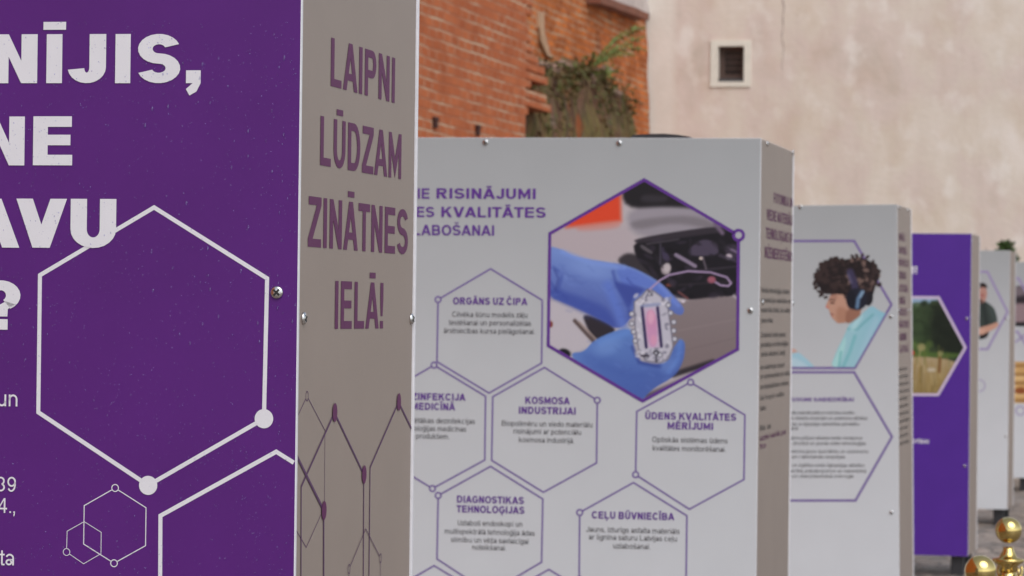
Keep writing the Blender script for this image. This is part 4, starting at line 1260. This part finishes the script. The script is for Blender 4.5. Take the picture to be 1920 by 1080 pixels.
t = Ink('F', .001); a, b = mid((-0.5415, 1.2085), (-0.2058, 1.2069)); t.text('IEGUVUMI SABIEDRĪBAI', a, b, .0185, .225, .19); t.done('heading', M['violet_ink'], F3)
t = Ink('F', .001)
for s_, y, R_ in (('Fotonika un viedie materiāli palīdz un nodrošina veselību', 775, 1602), ('dzīves kvalitāti. Atbalsts inovācijām un uzņēmumu attīstībai', 785, 1626), ('veido pārmaiņas un ilgtspējīgu sabiedrības pārvaldību', 796, 1611), ('nozarēs visā valstī', 805.5, 1497),
                  ('Materiālu zinātnes pētījumi atbalsta viedās risinājumus', 822, 1617), ('rūpniecībā, drošībā un jaunās vides tehnoloģijās', 832, 1624), ('Sadarbība veicina jaunu speciālistu un uzņēmumu', 847, 1628), ('izaugsmi un ražošanas iespējas', 857.5, 1585),
                  ('Pētniecība un izglītība veido ilgtspējīgu attīstību', 873, 1621), ('tautsaimniecībā, pakalpojumos un sabiedrībā', 883.5, 1624), ('kopumā un starptautiskā mērogā', 893.5, 1600)):
    x1, z1 = ref3(R_, y)
    w, _ = layout(s_, .14, .12)
    x0 = ref3(1443, y)[0]
    if R_ < 1500: x0 = x1 - .16
    t.text(s_, (x0, z1), (x1, z1), .0152, .14, .12)
t.done('paragraph', M['grey_ink'], F3)
screws(F3, 'F', [(-0.45, 2.1131), (-0.0316, 1.6005), (-0.0348, 0.6938)])
screws(D3, 'S', [(0.1194, 2.1091), (0.5541, 2.1104), (0.0755, 1.629), (0.5762, 1.6305)])
p = Print(40, 340, 620, 995, 230, (178, 176, 180), 8)
K = np.zeros(p.X.shape)
def add(a):
    global K
    K = np.maximum(K, a)
SK = (196, 152, 130)
# jumper
add(p.poly([(495, 632), (540, 670), (610, 690), (640, 760), (520, 1000), (255, 1000), (290, 900), (340, 800), (362, 745), (430, 690)], (160, 205, 214), 6, 1, (146, 196, 212), ((350, 800), (560, 800))))
p.poly([(350, 800), (300, 900), (255, 1000), (300, 1000), (345, 880)], (176, 226, 222), 16, .8)
p.line([(362, 770), (410, 775), (440, 745), (500, 690)], 10, (104, 172, 178), 12, .8)
p.line([(430, 700), (385, 770)], 26, (186, 226, 230), 20, .7)
p.line([(400, 810), (370, 900), (330, 990)], 14, (112, 186, 190), 16, .8); p.line([(320, 900), (308, 990)], 9, (90, 170, 172), 12, .7)
p.line([(520, 720), (470, 830), (420, 960)], 30, (172, 206, 222), 30, .6)
add(p.poly([(38, 905), (80, 898), (130, 940), (190, 1000), (38, 1000)], (166, 206, 220), 8)); p.poly([(38, 925), (110, 960), (150, 1000), (38, 1000)], (196, 218, 228), 18, .7)
add(p.poly([(38, 880), (62, 880), (80, 902), (40, 908)], (206, 170, 158), 8))
# face in profile, looking down to the left
add(p.poly([(262, 570), (245, 610), (228, 648), (250, 660), (258, 682), (262, 700), (280, 722), (300, 742), (350, 736), (380, 720), (440, 680), (440, 600), (350, 560)], SK, 6))
p.poly([(300, 640), (360, 660), (370, 730), (310, 742), (290, 710)], (176, 128, 104), 26, .8)
add(p.poly([(350, 660), (420, 650), (440, 690), (370, 742), (345, 738)], (150, 104, 84), 16, .85))
p.line([(255, 606), (285, 608)], 9, (90, 60, 52), 8, .8); p.blob((272, 624), 14, 6, (110, 74, 62), .7); p.blob((240, 648), 12, 8, (206, 120, 106), .8, .8)
p.line([(256, 684), (276, 690)], 7, (140, 78, 72), 6, .9); p.blob((265, 706), 8, 6, (190, 120, 108), .8)
p.poly([(262, 572), (300, 580), (300, 604), (255, 600)], (168, 122, 104), 14, .7)
# hair: many curls
rr = random.Random(9)
add(p.poly([(190, 520), (200, 440), (260, 385), (350, 378), (420, 362), (490, 385), (530, 460), (515, 540), (490, 620), (400, 640), (352, 600), (330, 570), (240, 580), (205, 560)], (44, 32, 32), 12))
for k in range(330):
    a = rr.uniform(0, 6.28); q = rr.random() ** .55
    x, y = 352 + 182 * q * math.cos(a), 478 + 112 * q * math.sin(a) - 12 * math.cos(a * 2)
    if y > 548 + 14 * math.sin(x * .11) and x < 345: continue
    e = rr.uniform(9, 22)
    lit = rr.random()
    c_ = (34, 25, 26) if lit < .52 else (58, 44, 42) if lit < .80 or x < 300 else (120, 98, 90) if y < 520 else (84, 66, 62)
    add(p.blob((x, y), e, e * rr.uniform(.5, .9), c_, .5, .95, rr.uniform(0, 3)))
for x, y in ((215, 408), (235, 392), (262, 378), (300, 372), (330, 380), (385, 362), (410, 358), (440, 356), (515, 415), (525, 440), (185, 480), (178, 540), (205, 582), (235, 592), (290, 382), (285, 372), (536, 450), (540, 520), (530, 525), (176, 500), (170, 520), (205, 430), (470, 365), (500, 392), (196, 560), (214, 575), (240, 400)):
    add(p.blob((x, y), 15, 10, (52, 38, 36), .6, .95, rr.uniform(0, 3)))
# headphones
add(p.line([(372, 450), (392, 500), (400, 540)], 40, (62, 56, 84), 14)); p.line([(362, 462), (380, 510)], 12, (96, 92, 122), 10, .8)
add(p.blob((412, 602), 62, 62, (30, 32, 46), .18)); p.blob((378, 606), 26, 50, (22, 24, 36), .4)
p.line([(440, 562), (418, 600), (412, 648)], 20, (104, 136, 168), 12); p.line([(446, 560), (430, 590)], 9, (150, 180, 205), 8)
add(p.poly([(470, 560), (505, 560), (500, 630), (460, 650)], (28, 26, 34), 14))
PT = [(-0.1995, 1.9524), (-0.0288, 1.6561), (-0.1999, 1.3627)]
fn = affine((395, 275), PT[0], (604.5, 633), PT[1], (399, 990), PT[2])
p.emit('photo_print', 'F', .0007, fn, F3, keep=(K > .45) & ((p.Y < 600) | (p.sd([(-20, 270), (397, 270), (602, 633), (398, 986), (-20, 986)]) > 0)) & (p.Y < 985))
for k, (s_, y) in enumerate((('DIGITĀLĀ', 452), ('UN VIEDĀ', 477), ('INOVĀCIJU', 500), ('TEHNOLOĢIJU', 524), ('ATTĪSTĪBA', 549), ('UN MĀKSLĪGAIS', 572), ('INTELEKTS', 594), ('NĀKOTNES', 617), ('SABIEDRĪBAI', 641), ('LATVIJĀ', 664))):
    z = ref3s(1692, y)[1]; w = .30 + .22 * ((k * 7) % 5) / 5
    Ink('S', -.0022).text(s_, (.10, z), (.10 + w, z), .034, .215, .17).done('side_headline', M['plum_ink'], D3)
t = Ink('S', -.0022)
for k in range(11):
    z = ref3s(1692, 698 + 14 * k)[1]
    t.text(('zinātne un inovācijas', 'jaunas tehnoloģijas', 'pētniecība un attīstība')[k % 3], (.06, z), (.06 + .42 + .12 * ((k * 5) % 4) / 4, z), .017, .16, .14)
t.done('side_paragraph', M['brown_ink'], D3)

# ================================================================== fourth stand: violet, meadow photograph
S4, F4, D4 = stand((2.8447, 21.1494, 0), 12, 0, M['purple2'], 'violet stand with a photo of a meadow before dark trees, fourth in the row')
t = Ink('F', .001); a, b = mid((-0.4029, 1.8683), (-0.335, 1.8689)); t.text('M!', a, b, .046, .23, .19); t.done('headline', M['white_ink'], F4)
t = Ink('F', .001); t.right('ATTĪSTĪBAI', (-0.2506, 0.8148), .024, .95, .23, .19); t.done('lettering', M['white_ink'], F4)
p = Print(-250, 435, 420, 1020, 170, (48, 62, 42), 12)
p.poly([(-260, 430), (260, 430), (240, 470), (150, 480), (60, 520), (-260, 560)], (150, 178, 206), 26)
rr = random.Random(6)
for k in range(330):
    x, y = rr.uniform(-250, 420), rr.uniform(470, 780)
    if y < 470 + max(0, (150 - x)) * .28: continue
    dk = min(1, max(0, (x - 60) / 240))
    g_ = rr.choice(((70, 92, 58), (52, 74, 44), (88, 110, 70), (40, 58, 36)))
    c_ = tuple(v * (1 - .55 * dk) for v in g_)
    if y > 690 and x < 220: c_ = tuple(v * (1 - .3 * dk) for v in rr.choice(((96, 122, 62), (78, 104, 52))))
    p.blob((x, y), rr.uniform(14, 40), rr.uniform(12, 30), c_, .8, .8)
p.poly([(240, 470), (330, 560), (420, 740), (340, 770), (230, 740), (200, 600)], (24, 32, 22), 50, .75)
p.poly([(-260, 770), (130, 760), (420, 770), (420, 800), (-260, 800)], (84, 112, 50), 14, .8)
p.poly([(-260, 788), (420, 794), (420, 1030), (-260, 1030)], (178, 158, 122), 10, 1, (146, 126, 78), ((0, 800), (0, 1010)))
for k in range(150):
    x, y = rr.uniform(-250, 340), rr.uniform(830, 1010)
    p.line([(x, y), (x + rr.uniform(-12, 12), y - rr.uniform(40, 130))], rr.uniform(3, 8), rr.choice(((150, 124, 66), (196, 176, 128), (120, 104, 56), (168, 146, 92), (104, 110, 52))), 5, .7)
p.line([(262, 800), (258, 880)], 16, (120, 78, 48), 8, .8); p.blob((92, 768), 15, 16, (212, 44, 28), .5); p.blob((150, 735), 24, 22, (170, 160, 110), .8, .8)
p.blob((210, 868), 26, 12, (206, 196, 176), .8, .8); p.blob((265, 772), 16, 16, (150, 150, 100), .8, .7)
H4 = [(-0.1997, 1.7212), (-0.0317, 1.4139), (-0.1963, 1.1187), (-0.5469, 1.1128), (-0.7265, 1.4093), (-0.5537, 1.7207)]
fn = affine((253, 440), H4[0], (412, 735), H4[1], (250, 1015), H4[2])
p.emit('photo_print', 'F', .0004, fn, F4, clip=[(253, 440), (412, 735), (250, 1015), (-85, 1015), (-252, 733), (-86, 438)])
h = Ink('F', .0007); h.stroke(H4, .0165, True); h.done('photo_outline', M['pale_line'], F4)
screws(F4, 'F', [(-0.0254, 1.5925), (-0.0285, 0.6788)])
screws(D4, 'S', [(.05, 2.07), (.66, 2.07), (.05, 1.6), (.66, 1.6)])

# ================================================================== fifth stand: man in a green shirt
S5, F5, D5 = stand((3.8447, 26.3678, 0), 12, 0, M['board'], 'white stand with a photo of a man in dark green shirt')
H5 = [(-0.1717, 1.9544), (-0.0145, 1.646), (-0.1651, 1.3571), (-0.5291, 1.3545), (-0.7055, 1.642), (-0.5357, 1.9543)]
h = Ink('F', .0004); h.stroke(H5, .019, True); h.done('hexagon_outline', M['lilac_line'], F5)
p = Print(370, 330, 640, 705, 120, (178, 178, 180), 5)
K = np.zeros(p.X.shape)
add(p.poly([(380, 480), (500, 440), (545, 465), (590, 500), (612, 590), (560, 630), (540, 690), (370, 690)], (58, 68, 64), 8))
p.line([(560, 480), (600, 590)], 30, (74, 86, 82), 20, .7); p.line([(520, 470), (540, 600)], 22, (38, 46, 44), 20, .8); p.poly([(490, 640), (560, 620), (570, 660), (500, 690)], (26, 26, 30), 12)
add(p.poly([(484, 470), (488, 400), (500, 372), (535, 368), (546, 410), (538, 450), (520, 470)], (188, 142, 128), 8)); p.blob((512, 425), 14, 12, (160, 92, 84), .9, .6)
add(p.poly([(484, 385), (492, 352), (520, 346), (544, 362), (546, 388), (524, 374), (498, 380)], (44, 34, 32), 8))
p.poly([(488, 440), (520, 452), (516, 480), (486, 476)], (84, 62, 58), 10, .8)
add(p.poly([(480, 620), (560, 600), (612, 580), (612, 612), (560, 640), (500, 665), (478, 650)], (204, 156, 134), 8)); p.blob((505, 640), 26, 18, (214, 168, 146), .7)
fn = affine((545, 285), H5[0], (665, 525), H5[1], (545, 745), H5[2])
p.emit('photo_print', 'F', .0007, fn, F5, keep=(K > .45) & (p.Y < 692))
h = Ink('F', .0004); h.ring((-0.226, 1.074), .045, .008); h.done('faint_ring', M['lilac_line'], F5)
screws(F5, 'F', [(-0.0229, 1.5964), (-0.0171, 0.6861)])
screws(D5, 'S', [(.05, 2.07), (.66, 2.07), (.05, 1.6), (.66, 1.6)])

# ================================================================== sixth stand: only its right strip shows
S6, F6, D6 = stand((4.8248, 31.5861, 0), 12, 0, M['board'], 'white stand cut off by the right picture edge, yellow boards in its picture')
p = Print(0, 0, 100, 100, 90, (70, 58, 62), 2)
p.poly([(0, 0), (100, 0), (100, 45), (0, 45)], (46, 38, 44), 8); p.poly([(30, 48), (100, 40), (100, 92), (30, 92)], (150, 128, 132), 12); p.poly([(0, 90), (100, 90), (100, 101), (0, 101)], (32, 28, 32), 6); p.poly([(50, 0), (100, 0), (100, 20), (60, 30)], (120, 108, 114), 14)
fn = affine((0, 0), (-0.4297, 1.8954), (100, 0), (-0.0277, 1.8995), (100, 100), (-0.0237, 1.5243))
p.emit('photo_print', 'F', .0004, fn, F6)
p = Print(0, 0, 100, 100, 90, (206, 164, 104), 2)
for k in range(5):
    p.line([(0, 12 + k * 21), (100, 9 + k * 21)], 4, (140, 96, 52), 4); p.blob((50 + 20 * (k % 2), 20 + k * 20), 16, 5, (226, 190, 132), .8)
p.blob((74, 70), 12, 8, (150, 84, 44), .7)
fn = affine((0, 0), (-0.422, 1.1927), (100, 0), (-0.0006, 1.1989), (100, 100), (0.0036, 0.8141))
p.emit('photo_print', 'F', .0004, fn, F6)
for pts_, w_ in (([(-0.4304, 1.9647), (-0.1361, 1.9675), (-0.0163, 1.7515)], .022), ([(-0.425, 1.4698), (-0.1405, 1.4735), (-0.0112, 1.2777)], .022), ([(-0.4223, 1.2224), (-0.1494, 1.3844), (-0.0136, 1.4948)], .018)):
    Ink('F', .0007).stroke(pts_, w_).done('hexagon_outline', M['lilac_line'], F6)
Ink('F', .0007).ring((-0.1081, 0.7431), .04, .012).done('faint_ring', M['lilac_line'], F6)
screws(F6, 'F', [(-.03, 1.58)])

SC.render.film_transparent = False
bpy.context.view_layer.update()
